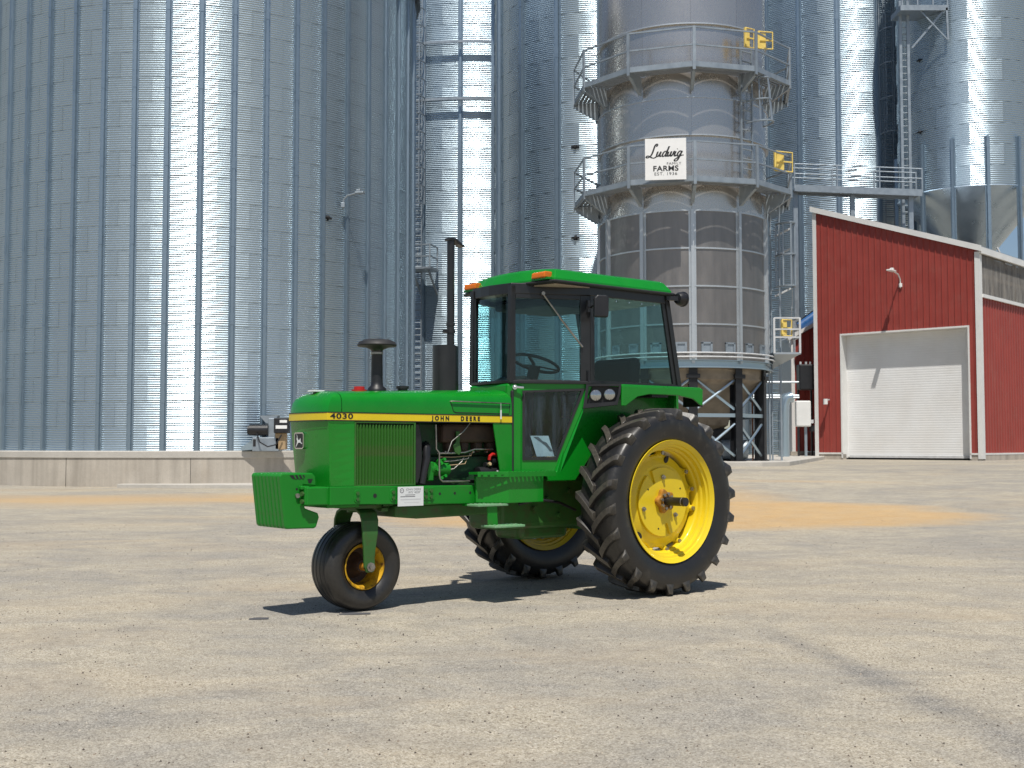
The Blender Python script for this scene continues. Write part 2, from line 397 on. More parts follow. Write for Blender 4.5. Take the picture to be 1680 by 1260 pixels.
# hopper-bottom silo
S5x, S5y, S5R = 24.9, 64, 3.72; a5 = atan2(-S5x, S5y)
zc = 14.55
S5 = make_silo('hopper bottom silo on tall legs with a smooth steel cone', S5x, S5y, S5R, zc, zc + 14 * 1.1, 14, 1570, 1.1, .11, a5 - 1.4, a5 + 1.4, ribw=.22, ribd=.16, rib_z0=.62, rib_top=17.1)
t = NT('cone_steel'); c_ = t.coord(); n_ = t.noise(1.5, 5, .6, c_)
t.set(Base_Color=t.ramp(n_, [(.3, (.40, .49, .58)), (.7, (.48, .57, .66))]), Metallic=.75, Roughness=t.rng(n_, .3, .7, .25, .36)); M['cone'] = t.m
MB().lathe([(S5R + .02, zc + .05), (S5R + .06, zc), (S5R * .72, zc - 1.1), (.35, zc - 4.0), (.35, zc - 4.6)], 64).build('cone', M['cone'], S5)
MB().lathe([(S5R - .1, zc + .02), (.02, zc + .02)], 32).build('floor_plate', M['galv_dull'], S5)
for k in range(14):
    a0 = a5 - .2 + k * 2 * pi / 14
    p, q = at_alpha(a0, S5R + .05, zc - 4.6), at_alpha(a0 + 2 * pi / 14, S5R + .05, zc - .6)
    if k in (0, 1, 2, 13, 12): MB().bar(at_alpha(a0 + .1, S5R - .1, zc - 3.2), at_alpha(a0 + .4, S5R - .1, zc - 5.2), .07).build('leg_brace', M['plastic_grey'], S5)
# lights and sensors on the silos
pa = alpha_at(558, S1x, S1y, S1R + .1); pz = 1.251 + (730 - 318) * 36.6 / FPX
lamp_arm('thin gooseneck yard light on the wide silo wall', Vector((S1x, S1y, 0)) + at_alpha(pa, S1R + .17, pz), at_alpha(pa + .5, .72, 0), 0, group='gooseneck wall lights', up=.36, head=.3, mat='structural')
def sensor(label, px, py, S, R, sc_=.1):
    a = alpha_at(px, S[0], S[1], R); y = S[1] - R * cos(a); z = 1.251 + (730 - py) * y / FPX
    r = empty('wall_sensor', label, 'sensor', Vector((S[0], S[1], 0)) + at_alpha(a, R + .02, z), a, 'dark sensor knobs on silo walls')
    MB().cyl((0, .04, 0), (0, -sc_ * .8, 0), sc_, 10, sc_ * .5).build('housing', M['dark'], r)
    MB().box((0, .0, 0), (sc_ * 3.2, .05, sc_ * .7)).build('mounting_plate', M['black_steel'], r)
sensor('dark sensor knob on the wide silo near its yard light', 535, 355, (S1x, S1y), S1R, .085)
sensor('upper dark sensor knob on the slim silo', 945, 236, (S3x, S3y), S3R, .1)
sensor('lower dark sensor knob on the slim silo', 945, 388, (S3x, S3y), S3R, .1)
sensor('upper dark sensor knob on the hopper bottom silo', 1519, 90, (S5x, S5y), S5R, .1)
sensor('lower dark sensor knob on the hopper bottom silo', 1518, 211, (S5x, S5y), S5R, .1)

def ladder(b, p0, H, right, w=.45, rung=.3, r=.022):
    p0 = Vector(p0); rt = Vector(right).normalized()
    for s in (-.5, .5): b.bar(p0 + rt * w * s, p0 + rt * w * s + Vector((0, 0, H)), .05, .05, rt)
    z = .2
    while z < H: b.tube([p0 + rt * w * -.5 + Vector((0, 0, z)), p0 + rt * w * .5 + Vector((0, 0, z))], r, 5); z += rung
    return b
def cage(b, p0, z0, z1, right, out, w=.36, d=.7, nh=None, flare=1.0):
    rt = Vector(right).normalized(); o = Vector(out).normalized(); p0 = Vector(p0); nh = nh or max(2, int((z1 - z0) / 1.0) + 1)
    def arc(z, f): return [p0 + rt * (w * f * cos(pi * k / 8)) + o * (d * f * sin(pi * k / 8)) + Vector((0, 0, z)) for k in range(9)]
    for i in range(nh):
        t = i / (nh - 1); z = z0 + (z1 - z0) * t; b.tube(arc(z, 1 + (flare - 1) * (1 - t)), .03, 5)
    for k in range(0, 9, 2):
        a, c = arc(z0, flare)[k], arc(z1, 1)[k]; b.bar(a, c, .05, .012, o)
    return b
# ladder and landing on the ringed silo (in the gap beside the wide silo)
la = alpha_at(686, S2x, S2y, S2R + .2); lp = Vector((S2x, S2y, 0)) + at_alpha(la, S2R + .45, 0); rt = Vector((cos(la), sin(la), 0)); ou = at_alpha(la, 1, 0)
L2 = empty('caged_ladder', 'caged ladder with a landing in the gap beside the wide silo', 'ladder', (lp.x, lp.y, .3))
ladder(MB(), (0, 0, 0), 26, rt).build('ladder', M['structural'], L2)
cb = MB(); cage(cb, (0, 0, 0), 12.5, 22, rt, ou, nh=12); cb.build('cage', M['structural'], L2)
lb = MB(); zl = 1.251 + (730 - 440) * 56 / FPX - .3
for s in (0, 1.0):
    for q in (-.1, 1.0): lb.bar(ou * q + rt * s + Vector((0, 0, zl)), ou * q + rt * s + Vector((0, 0, zl + 1.1)), .07)
for z in (.55, 1.1):
    lb.bar(ou * 1.0 + Vector((0, 0, zl + z)), ou * 1.0 + rt + Vector((0, 0, zl + z)), .06); lb.bar(rt + ou * -.1 + Vector((0, 0, zl + z)), rt + ou + Vector((0, 0, zl + z)), .06)
lb.build('handrail', M['structural'], L2)
lb = MB(); lb.box(ou * .45 + rt * .5 + Vector((0, 0, zl)), (1.1, 1.2, .1), la); lb.bar(ou * 1.0 + rt * .1 + Vector((0, 0, zl)), rt * .1 + ou * -.4 + Vector((0, 0, zl - 1.1)), .08); lb.bar(ou * 1.0 + rt * .9 + Vector((0, 0, zl)), rt * .9 + ou * -.4 + Vector((0, 0, zl - 1.1)), .08)
lb.build('landing', M['structural'], L2)

# ------------------------------------------------------------------ concrete pad and dryer tower
TX, TY, TR = 5.5, 38.0, 2.66; PADZ = .76; NT_ = 11; STEP = 2 * pi / NT_
pad = [(1.2, 34.9), (7.3, 34.75), (8.3, 35.6), (13.55, 51.6), (15.5, 60), (1.2, 60)]
MB().prism(pad, lambda p, t: (p[0], p[1], t), .2, PADZ).build('concrete_pad', M['pad_concrete'], bevel=.02)['kind'] = 'structure'
ph = alpha_at(1138, TX, TY, TR); T_ = empty('dryer_tower', 'round stainless grain dryer tower on black columns with two railed walkways', 'grain dryer', (TX, TY, PADZ))
def tz(py, Y=None): return 1.251 + (730 - py) * ((TY - TR) if Y is None else Y) / FPX - PADZ
rows = [tz(y) for y in (590, 531, 468, 405, 342)]
def arc_panel(R, arc, h, thick=.012):
    b = MB(); b.grid(lambda u, v: at_alpha((u - .5) * arc, R, h * v), 8, 1); return b
for i in range(4):
    h = rows[i + 1] - rows[i]; me = arc_panel(TR, STEP * .995, h - .012).mesh('screen_panel', M['screen'])
    for k in range(-4, 7): put('screen_panel', me, T_, (0, 0, rows[i]), ph + (k + .5) * STEP)
ztop = 21
MB().lathe([(TR - .03, rows[0]), (TR - .03, tz(300))], 48).build('inner_wall', M['dark'], T_)
me = arc_panel(TR - .02, STEP * .997, tz(216) - rows[4] - .01).mesh('shell_panel', M['stainless'])
for k in range(-4, 7): put('shell_panel', me, T_, (0, 0, rows[4]), ph + (k + .5) * STEP)
me = arc_panel(TR + .05, STEP * .998, tz(153) - tz(216)).mesh('band_panel', M['stainless'])
for k in range(-4, 7): put('band_panel', me, T_, (0, 0, tz(216)), ph + (k + .5) * STEP)
me = arc_panel(TR - .02, STEP * .997, tz(28) - tz(153) - .01).mesh('shell_panel', M['stainless'])
for k in range(-4, 7): put('shell_panel', me, T_, (0, 0, tz(153)), ph + (k + .5) * STEP)
me = arc_panel(TR, STEP * .997, ztop - tz(28)).mesh('shell_panel', M['stainless'])
for k in range(-4, 7): put('shell_panel', me, T_, (0, 0, tz(28)), ph + (k + .5) * STEP)
MB().lathe([(TR - .05, tz(310)), (TR - .05, ztop), (.1, ztop + 1.2)], 48).build('core', M['galv_dull'], T_)
def ring(R, z, h, d, name, mat, n=88):
    return MB().lathe([(R, z), (R + d, z), (R + d, z + h), (R, z + h)], n, smooth=False).build(name, mat, T_)
for y in (531, 468, 405, 342): ring(TR, tz(y) - .02, .045, .03, 'ring_angle', M['galv_frame'])
for y in (216, 153, 28): ring(TR - .02, tz(y) - .015, .035, .09, 'ring_angle', M['galv_frame'])
sm_ = MB(); sm_.prism([(-.11, -TR + .02), (-.11, -TR - .02), (-.045, -TR - .022), (-.045, -TR - .10), (.045, -TR - .10), (.045, -TR - .022), (.11, -TR - .02), (.11, -TR + .02)], lambda p, t: (p[0], p[1], t), rows[0] - .1, rows[4] + .02)
sme = sm_.mesh('stiffener', M['galv_frame'])
cmb = MB(); HZ = tz(602)
for sy in (-1, 1): cmb.lohi((-.13, -TR + .17 + sy * .13 - .012, 0), (.13, -TR + .17 + sy * .13 + .012, HZ))
cmb.lohi((-.012, -TR + .04, 0), (.012, -TR + .30, HZ)); cmb.lohi((-.2, -TR - .03, -.0), (.2, -TR + .37, .03)); cmb.lohi((-.2, -TR - .03, HZ - .32), (.2, -TR + .05, HZ - .2))
cme = cmb.mesh('column', M['black_steel'])
for k in range(NT_): put('stiffener', sme, T_, (0, 0, 0), ph + k * STEP); put('column', cme, T_, (0, 0, 0), ph + k * STEP)
RB = TR - .1
for k in range(NT_):
    a, b_ = ph + k * STEP, ph + (k + 1) * STEP
    zm = tz(681); zt = HZ - .3
    for z0_, z1_ in ((.08, zm - .18), (zm + .12, zt)):
        for s in (0, 1):
            p = at_alpha(a if s == 0 else b_, RB - .02 * s, z0_); q = at_alpha(b_ if s == 0 else a, RB - .02 * s, z1_)
            d = (q - p); MB().tube([p + d * .07, p + d * .93], .042, 7).build('brace', M['galv'], T_)
    p, q = at_alpha(a, RB + .03, zm), at_alpha(b_, RB + .03, zm); d = q - p
    MB().bar(p + d * .08, p + d * .92, .07, .11).build('strut', M['galv'], T_)
MB().lathe([(TR + .02, HZ - .02), (TR + .14, HZ - .02), (TR + .14, HZ + .02), (TR + .03, HZ + .03), (TR + .03, HZ + .18), (TR + .14, HZ + .19), (TR + .14, HZ + .21), (TR, HZ + .21)], 88, smooth=False).build('base_beam', M['galv'], T_)
for z in (HZ + .30, HZ + .42): MB().tube([at_alpha(ph + k * STEP / 4, TR + .2, z) for k in range(-10, 24)], .025, 6).build('gas_pipe', M['plastic_grey'], T_)
wm = MB()
for s in (-1, 1): wm.lohi((s * .14 - .03, -TR - .04, 0), (s * .14 + .03, -TR + .02, .32))
wm.lohi((-.17, -TR - .04, .28), (.17, -TR + .02, .33)); wm.lohi((-.12, -TR - .012, .0), (.12, -TR + .02, .28))
wme = wm.mesh('inspection_hatch', M['structural'])
for k in range(-8, 14): put('inspection_hatch', wme, T_, (0, 0, rows[0] + .2), ph + (k * .5 + .27) * STEP)
MB().lathe([(TR - .12, HZ), (TR - .14, HZ - .35), (TR * .55, HZ - 1.35), (TR * .52, HZ - 1.7), (.4, HZ - 2.3), (.4, .5)], 48).build('plenum_hopper', M['hopper_tan'], T_)
for c, d in (((-.9, -.6, .6), (1.1, .9, 1.2)), ((.9, -.2, .5), (.9, 1.3, 1.0)), ((.1, .9, .8), (2.6, .6, 1.6))): MB().box(c, d).build('burner_housing', M['black_steel'], T_, .03)
MB().cyl((1.0, -1.0, .35), (1.8, -1.0, .35), .3, 16).build('blower', M['structural'], T_)
# walkways
def walkway(deck_z):
    Ro = 3.5; Ri = TR + .06
    for k in range(-4, 7):
        a, b_ = ph + k * STEP, ph + (k + 1) * STEP
        dk = MB().bar(at_alpha(a, Ro - .03, deck_z - .08), at_alpha(b_, Ro - .03, deck_z - .08), .05, .08).build('deck_beam', M['structural'], T_)
        for j in range(6):
            r0, r1 = Ri + (Ro - Ri) * j / 6 + .012, Ri + (Ro - Ri) * (j + 1) / 6 - .03
            pts = [at_alpha(a + .004, r0, deck_z), at_alpha(a + .004, r1, deck_z), at_alpha(b_ - .004, r1, deck_z), at_alpha(b_ - .004, r0, deck_z)]
            d = MB(); d.add(pts + [p - Vector((0, 0, .035)) for p in pts], [(0, 1, 2, 3), (7, 6, 5, 4), (0, 4, 5, 1), (1, 5, 6, 2), (2, 6, 7, 3), (3, 7, 4, 0)]); d.build('deck_plank', M['grating'], T_)
        tp = MB(); p, q = at_alpha(a, Ro, deck_z - .1), at_alpha(b_, Ro, deck_z - .1); e = (q - p).normalized()
        tp.bar(p + Vector((0, 0, .09)), q + Vector((0, 0, .09)), .02, .14); tp.bar(p, q, .07, .02); tp.build('toe_plate', M['structural'], dk)
        for z in (.55, 1.08):
            p, q = at_alpha(a, Ro + .01, deck_z + z), at_alpha(b_, Ro + .01, deck_z + z); MB().bar(p, q, .045, .045).build('rail', M['structural'], T_)
        pm = MB(); pm.box(at_alpha(a, Ro + .02, deck_z + .45), (.09, .05, 1.3), a); pm.build('post', M['structural'], T_)
        g = MB(); n = at_alpha(a, 1, 0); t_ = Vector((cos(a), sin(a), 0)); zz = Vector((0, 0, 1))
        tri = [n * Ri + zz * (deck_z - .06), n * Ro + zz * (deck_z - .06), n * (Ro - .05) + zz * (deck_z - .22), n * (Ri + .08) + zz * (deck_z - .62), n * Ri + zz * (deck_z - .62)]
        g.add([v + t_ * .018 for v in tri] + [v - t_ * .018 for v in tri], [(0, 1, 2, 3, 4), (9, 8, 7, 6, 5)] + [(i, (i + 1) % 5, 5 + (i + 1) % 5, 5 + i) for i in range(5)])
        g.bar(tri[2] , tri[3], .10, .015); g.build('bracket', M['structural'], T_)
t = NT('grating'); c_ = t.coord(); w_ = t.node('TexWave', Scale=9.0, Distortion=0); t.link(c_, w_.inputs['Vector'])
t.set(Base_Color=t.ramp(w_.outputs['Fac'], [(.2, (.22, .24, .26)), (.6, (.42, .45, .47))]), Metallic=.7, Roughness=.45); t.bump(w_.outputs['Fac'], .8, .03); M['grating'] = t.m
DZ1, DZ2 = tz(287, TY - 3.5), tz(94, TY - 3.5)
walkway(DZ1); walkway(DZ2)
# ladders between walkways, on the tower's right
ap = alpha_at(1231, TX, TY, TR + .25); lp = at_alpha(ap, TR + .22, 0); rt = Vector((cos(ap), sin(ap), 0)); ou = at_alpha(ap, 1, 0)
LD = empty('caged_ladder', 'caged ladder joining the two walkways of the dryer tower', 'ladder', Vector((TX, TY, PADZ)) + lp)
b = MB(); ladder(b, Vector((0, 0, DZ1)), DZ2 - DZ1 + 1.1, rt); b.build('ladder', M['structural'], LD)
b = MB(); cage(b, Vector((0, 0, 0)) + rt * .35, DZ2 - 1.5, DZ2 - .15, rt, ou, .3, .55, 3, 1.25); b.build('cage', M['structural'], LD)
ap2 = alpha_at(1250, TX, TY, TR); 
def gate(label, px, py, Y, w, h, rz):
    p = W(px, py, Y); g = empty('ladder_gate', label, 'gate', p, rz, 'yellow ladder safety gates')
    b = MB()
    pts = [(-w / 2, 0, 0), (w / 2, 0, 0), (w / 2, 0, h), (-w / 2, 0, h)]
    b.tube([Vector(q) for q in pts] , .024, 6); b.bar(pts[3], pts[0], .06); b.bar((-w / 2, 0, h * .5), (w / 2, 0, h * .5), .04); b.build('gate_frame', M['yellow_gate'], g)
    MB().box((-w * .18, .02, h * .5), (w * .42, .02, h * .86)).build('warning_plate', M['yellow_gate'], g)
gate('left of two yellow ladder gates on the upper walkway', 1230, 78, 35.2, .34, .58, .5); gate('yellow ladder gate beside the corner post of the upper walkway', 1256, 80, 35.6, .46, .52, .2)
gate('yellow ladder gate on the lower walkway', 1286, 281, 36.2, .62, .60, .35)
# ladder mast on the dryer's right side, with a low landing
MX, MY = W(1281, 730, 37.4).x, 37.4
LM = empty('ladder_mast', 'galvanised ladder mast with cages and a small landing beside the dryer', 'ladder', (MX, MY, PADZ))
mb = MB()
for dx, dy in ((-.34, 0), (-.2, .25), (.02, .0), (.1, .3)): mb.bar((dx, dy, 0), (dx, dy, DZ1 - .1), .045)
z = .3
while z < DZ1 - .3:
    mb.bar((-.2, .25, z), (.1, .3, z), .03); mb.bar((-.34, 0, z + .15), (-.2, .25, z + .15), .02); z += .32
mb.build('mast', M['structural'], LM)
mb = MB(); cage(mb, (.18, 0, 0), tz(455), tz(345), (1, 0, 0), (.2, -1, 0), .26, .5, 3, 1.0); mb.build('cage', M['structural'], LM)
mb = MB()
for za in (tz(470), tz(400), tz(365)): mb.bar((-.1, .1, za), (.35, -.1, za + .22), .05)
mb.tube([(.45, 0, tz(390)), (.42, 0, tz(480)), (.30, 0, tz(560))], .012, 5)
mb.build('bracket', M['plastic_grey'], LM)
zl = tz(573); ld = MB(); ld.box((.1, -.2, zl), (.85, .8, .06)); ld.add([(-.3, .2, zl - .03), (.5, .2, zl - .03), (.5, -.6, zl - .03), (-.3, -.6, zl - .03), (-.2, .2, zl - .45)], [(0, 1, 4), (1, 2, 4), (2, 3, 4), (3, 0, 4)]); ld.build('landing', M['galv_dull'], LM)
hr = MB()
for x_ in (-.3, .5): hr.bar((x_, -.58, zl), (x_, -.58, zl + 1.1), .06); hr.bar((x_, .18, zl), (x_, .18, zl + 1.1), .06)
for z in (.5, .75, 1.1): hr.bar((-.3, -.58, zl + z), (.5, -.58, zl + z), .045); hr.bar((.5, -.58, zl + z), (.5, .18, zl + z), .045)
hr.build('handrail', M['plastic_grey'], LM)
gate('yellow ladder gate on the small low landing', 1291, 551, 37.0, .34, .5, .3)
dp = MB(); dp.tube([(-.55, -.15, 0), (-.55, -.15, DZ1 + 3)], .035, 6); dp.tube([(-.72, -.3, 0), (-.72, -.3, DZ1)], .03, 6); dp.tube([(-.45, .1, 0), (-.45, .1, DZ2)], .04, 6); dp.build('conduit', M['galv_dull'], LM)
rp = MB(); rp.tube([(-.95, -.35, 0), (-.95, -.35, rows[3])], .03, 6); rp.build('rust_pipe', M['rust'] if 'rust' in M else plain('rust', (.20, .09, .05), .8, 0, .3, 10), LM)
# sign on the lower walkway rail
sp = W(1092, 261, TY - 3.66)
SG = empty('farm_sign', 'square white farm sign with black lettering on the dryer walkway rail', 'sign', sp, -.12)
MB().box((0, 0, 0), (1.19, .02, 1.22)).build('board', M['sign_white'], SG)
def fr(x, z): return frame((x, -.0125, z), (1, 0, 0), (0, 0, 1))
text('FAMILY', .105, 'lettering', M['sign_black'], SG, fr(.24, -.14), sx=1.15, spacing=1.1)
text('FARMS', .215, 'lettering', M['sign_black'], SG, fr(.0, -.285), sx=1.1, bold=.006, spacing=1.08)
text('EST. 1936', .125, 'lettering', M['sign_black'], SG, fr(0, -.44), sx=1.15, spacing=1.15)
def strokes(paths, ox, oz, s, wid, parent, mat, y=-.012, slant=.30):
    b = MB()
    def cr(p0, p1, p2, p3, t): return tuple(.5 * (2 * b_ + (c - a) * t + (2 * a - 5 * b_ + 4 * c - d) * t * t + (3 * b_ - a - 3 * c + d) * t ** 3) for a, b_, c, d in zip(p0, p1, p2, p3))
    for path in paths:
        P = [path[0]] + path + [path[-1]]; pts = []
        for i in range(len(P) - 3):
            for k in range(6): pts.append(cr(P[i], P[i + 1], P[i + 2], P[i + 3], k / 6))
        pts.append(path[-1]); vs = []
        for i, p in enumerate(pts):
            a = pts[max(0, i - 1)]; c = pts[min(len(pts) - 1, i + 1)]; dx, dz = c[0] - a[0], c[1] - a[1]; L = sqrt(dx * dx + dz * dz) or 1
            w = wid * (.55 + .45 * abs(dz) / L); nx, nz = -dz / L * w / 2, dx / L * w / 2
            for q in ((p[0] + nx, p[1] + nz), (p[0] - nx, p[1] - nz)): vs.append((ox + (q[0] + slant * q[1]) * s, y - .0002 * (i % 3), oz + q[1] * s))
        b.add(vs, [(2 * i, 2 * i + 1, 2 * i + 3, 2 * i + 2) for i in range(len(pts) - 1)])
    return b.build('script_lettering', mat, parent, fix=False)
lud = [[(.62, 1.85), (.75, 2.15), (.55, 2.3), (.35, 2.0), (.30, 1.3), (.25, .6), (.05, .1), (-.35, -.15), (-.6, .0), (-.45, .2), (-.05, .1), (.4, -.15), (.85, -.2), (1.25, .1)],
       [(1.2, .95), (1.15, .4), (1.25, .08), (1.5, .15), (1.75, .9), (1.7, .3), (1.85, .05), (2.0, .2)],
       [(2.75, .9), (2.45, .95), (2.2, .6), (2.2, .15), (2.45, .05), (2.75, .5), (2.95, 1.9), (2.8, .9), (2.75, .3), (2.9, .05), (3.1, .3)],
       [(3.1, .9), (3.1, .3), (3.25, .05), (3.5, .3), (3.62, .9), (3.6, .3), (3.75, .05), (4.0, .35), (4.08, .9), (4.25, .8)],
       [(4.4, .9), (4.32, .3), (4.45, .05), (4.65, .25)], [(4.5, 1.3), (4.56, 1.36)],
       [(5.4, .85), (5.1, .95), (4.85, .6), (4.85, .15), (5.1, .05), (5.35, .5), (5.5, .95), (5.3, .0), (5.1, -.7), (4.75, -.85), (4.6, -.6), (5.0, -.25), (5.6, .15), (6.0, .2)]]
strokes(lud, -.46, .07, .163, .30, SG, M['sign_black'])
# ------------------------------------------------------------------ red shed
BC = Vector((18.95, 48.0, 0)); th = radians(42)
BL = Vector((-cos(th), sin(th), 0)); BB = Vector((sin(th), cos(th), 0))          # along the front (leftward), and back
BW, BD, BZ = 7.26, 11.0, .70
SH = empty('red_shed', 'red ribbed metal shed with a white roll-up door and sloping roof', 'shed', (BC.x, BC.y, 0))
def roofz(u): return 9.22 + (11.72 - 9.22) * u / BW
def bp(u, d, z): return BL * u + BB * d + Vector((0, 0, z))        # u along front from right corner, d depth
door_u0, door_u1, door_z1 = .47, 6.02, 6.05
def ribbed_panel(u0, u1, zb, zt, fn, pitch=.262, rib=.035):
    """vertical trapezoid ribs; fn(u, out, z)"""
    prof = []; n = max(1, round((u1 - u0) / pitch)); p = (u1 - u0) / n
    for k in range(n):
        a = u0 + k * p; prof += [(a, 0), (a + p * .34, .0), (a + p * .38, .006), (a + p * .42, .0), (a + p * .78, 0), (a + p * .83, rib), (a + p * .93, rib), (a + p * .98, 0)]
    prof.append((u1, 0)); b = MB(); vs = []
    for u, o in prof: vs += [fn(u, o, zb(u)), fn(u, o, zt(u))]
    b.add(vs, [(2 * i, 2 * i + 1, 2 * i + 3, 2 * i + 2) for i in range(len(prof) - 1)]); return b
ff = lambda u, o, z: bp(u, -o, z)
ue = [.0, door_u0]
edges = [0, door_u0] + [door_u0 + (door_u1 - door_u0) * k / 7 for k in range(1, 7)] + [door_u1, 6.64, BW]
for a, b_ in zip(edges[:-1], edges[1:]):
    over = a >= door_u0 - .01 and b_ <= door_u1 + .01
    ribbed_panel(a, b_, lambda u: (door_z1 if over else BZ + .2), lambda u: roofz(u) - .02, ff).build('wall_panel', M['red_steel'], SH, fix=False)
# side wall (right) below the clear strip
fs = lambda d, o, z: bp(-o, d, z)
zs0, zs1 = 7.30, 9.05
nseg = 12
for k in range(nseg):
    a, b_ = BD * k / nseg, BD * (k + 1) / nseg
    ribbed_panel(a, b_, lambda u: BZ + .2, lambda u: zs0 - .02, fs).build('wall_panel', M['red_steel'], SH, fix=False)
t = NT('clear_panel'); c_ = t.coord(); n_ = t.noise(1.5, 5, .65, t.scale(c_, (3, 3, .4)))
tr = t.node('BsdfTransparent'); tr.inputs[0].default_value = (.6, .58, .55, 1)
mx = t.node('MixShader'); t.link(t.rng(n_, .3, .7, .35, .62), mx.inputs[0]); t.link(tr.outputs[0], mx.inputs[1])
t.set(Base_Color=t.ramp(n_, [(.3, (.30, .285, .27)), (.7, (.44, .42, .39))]), Roughness=.25); t.link(t.b.outputs[0], mx.inputs[2]); t.link(mx.outputs[0], t.out.inputs[0]); M['clear'] = t.m
for k in range(nseg):
    a, b_ = BD * k / nseg, BD * (k + 1) / nseg
    ribbed_panel(a, b_, lambda u: zs0 + .06, lambda u: zs1, fs, .13, .018).build('clear_panel', M['clear'], SH, fix=False)
plain('timber', (.50, .42, .32), .7)
for d in [.55 + 1.3 * k for k in range(8)]: MB().bar(bp(.12, d, zs0 + .1), bp(.12, d, zs1), .12, .1).build('stud', M['timber'], SH)
MB().bar(bp(.08, .1, 8.18), bp(.08, BD - .2, 8.18), .06, .14).build('girt', M['timber'], SH); MB().bar(bp(.08, .1, 8.86), bp(.08, BD - .2, 8.86), .06, .2).build('girt', M['timber'], SH)
# dark core added inside to block light, set back so the door is recessed
cr = MB(); cr.add([bp(.35, .62, 0), bp(BW - .1, .62, 0), bp(BW - .1, BD, 0), bp(.35, BD, 0)] + [bp(.35, .62, roofz(0) - .3), bp(BW - .1, .62, roofz(BW) - .2), bp(BW - .1, BD, roofz(BW) - .2), bp(.35, BD, roofz(0) - .3)], [(0, 1, 2, 3), (4, 5, 6, 7), (0, 1, 5, 4), (1, 2, 6, 5), (2, 3, 7, 6), (3, 0, 4, 7)])
cr.build('light_block_core', M['dark'], SH)
ribbed_panel(.1, BD, lambda u: BZ + .1, lambda u: roofz(BW) - .05, lambda d, o, z: bp(BW + o, d, z)).build('wall_panel', M['red_steel'], SH, fix=False)
# roof slab, trim, corner boards, base
ro = MB(); e0, e1 = -.16, BW + .14
pr = [(e0, roofz(e0) + .02), (e1, roofz(e1) + .02), (e1, roofz(e1) + .14), (e0, roofz(e0) + .14)]
ro.prism(pr, lambda p, t_: bp(p[0], t_, p[1]), -.05, BD + .3); ro.build('roof', M['galv_dull'], SH)
tm = MB(); tm.prism([(e0, roofz(e0) - .07), (e1, roofz(e1) - .07), (e1, roofz(e1) + .17), (e0, roofz(e0) + .17)], lambda p, t_: bp(p[0], t_, p[1]), -.16, -.055); tm.build('rake_trim', M['white_paint'], SH)
tm = MB(); tm.prism([(-.17, 9.02), (-.06, 9.02), (-.06, 9.28), (-.17, 9.28)], lambda p, t_: bp(p[0], t_, p[1]), -.05, BD + .3); tm.build('eave_trim', M['white_paint'], SH)
for nm, a, b_, z0, z1 in (('corner_board', -.07, .13, BZ - .02, 9.1), ('corner_board', BW - .11, BW + .07, BZ - .02, roofz(BW) - .1)):
    q = MB(); q.prism([(a, -.06), (b_, -.06), (b_, -.045), (a, -.045)], lambda p, t_: bp(p[0], p[1], t_), z0, z1); q.build(nm, M['white_paint'], SH)
q = MB(); q.prism([(-.07, -.0445), (-.045, -.0445), (-.045, .2), (-.07, .2)], lambda p, t_: bp(p[0], p[1], t_), BZ - .02, 9.0); q.build('corner_board', M['white_paint'], SH)
MB().bar(bp(-.07, .2, zs0 + .02), bp(-.07, BD, zs0 + .02), .08, .14).build('sill_trim', M['white_paint'], SH)
for a, b_ in ((0, door_u0), (door_u1, BW)): 
    q = MB(); q.prism([(a, -.05), (b_, -.05), (b_, -.0), (a, -.0)], lambda p, t_: bp(p[0], p[1], t_), BZ + .15, BZ + .22); q.build('base_trim', M['white_paint'], SH)
    q = MB(); q.prism([(a, -.02), (b_, -.02), (b_, .3), (a, .3)], lambda p, t_: bp(p[0], p[1], t_), BZ - .5, BZ + .15); q.build('footing', M['concrete'], SH)
q = MB(); q.prism([(-.05, .2), (.3, .2), (.3, BD), (-.05, BD)], lambda p, t_: bp(p[0], p[1], t_), BZ - .5, BZ + .15); q.build('footing', M['concrete'], SH)
q = MB(); q.prism([(-.06, .2), (0, .2), (0, BD), (-.06, BD)], lambda p, t_: bp(p[0], p[1], t_), BZ + .15, BZ + .22); q.build('base_trim', M['white_paint'], SH)
# roll-up door with its frame
DR = .46
t = NT('door_paint'); c_ = t.coord(); n_ = t.noise(1.3, 4, .6, t.scale(c_, (1, 1, .3))); gr_ = t.rng(t.noise(.7, 3, .5, c_), .35, .75, 0, .3)
t.set(Base_Color=t.mix(gr_, t.ramp(n_, [(.3, (.76, .77, .775)), (.7, (.81, .815, .815))]), (.54, .49, .42)), Roughness=.4); M['door'] = t.m
db = MB(); N_ = 52; zA, zB = BZ + .02, door_z1; vs = []
for i in range(N_):
    z0_, z1_ = zA + (zB - zA) * i / N_, zA + (zB - zA) * (i + 1) / N_; h_ = z1_ - z0_
    for zz, oo in ((z0_, .0), (z0_ + h_ * .2, .0028), (z0_ + h_ * .75, .0034), (z0_ + h_ * .97, 0)): vs += [bp(door_u0, DR - oo, zz), bp(door_u1, DR - oo, zz)]
db.add(vs, [(2 * i, 2 * i + 1, 2 * i + 3, 2 * i + 2) for i in range(len(vs) // 2 - 1)])
dr = db.build('roll_up_door', M['door'], SH, fix=False)
MB().bar(bp(door_u0 + .1, DR - .03, BZ + .05), bp(door_u1 - .1, DR - .03, BZ + .05), .06, .1).build('bottom_bar', M['plastic_grey'], dr)
for u, s in ((door_u0, -1), (door_u1, 1)):
    q = MB(); q.prism([(u, -.05), (u + s * .06, -.05), (u + s * .06, DR + .1), (u, DR + .1)], lambda p, t_: bp(p[0], p[1], t_), BZ - .02, door_z1 + .03); q.build('jamb', M['white_paint'], SH)
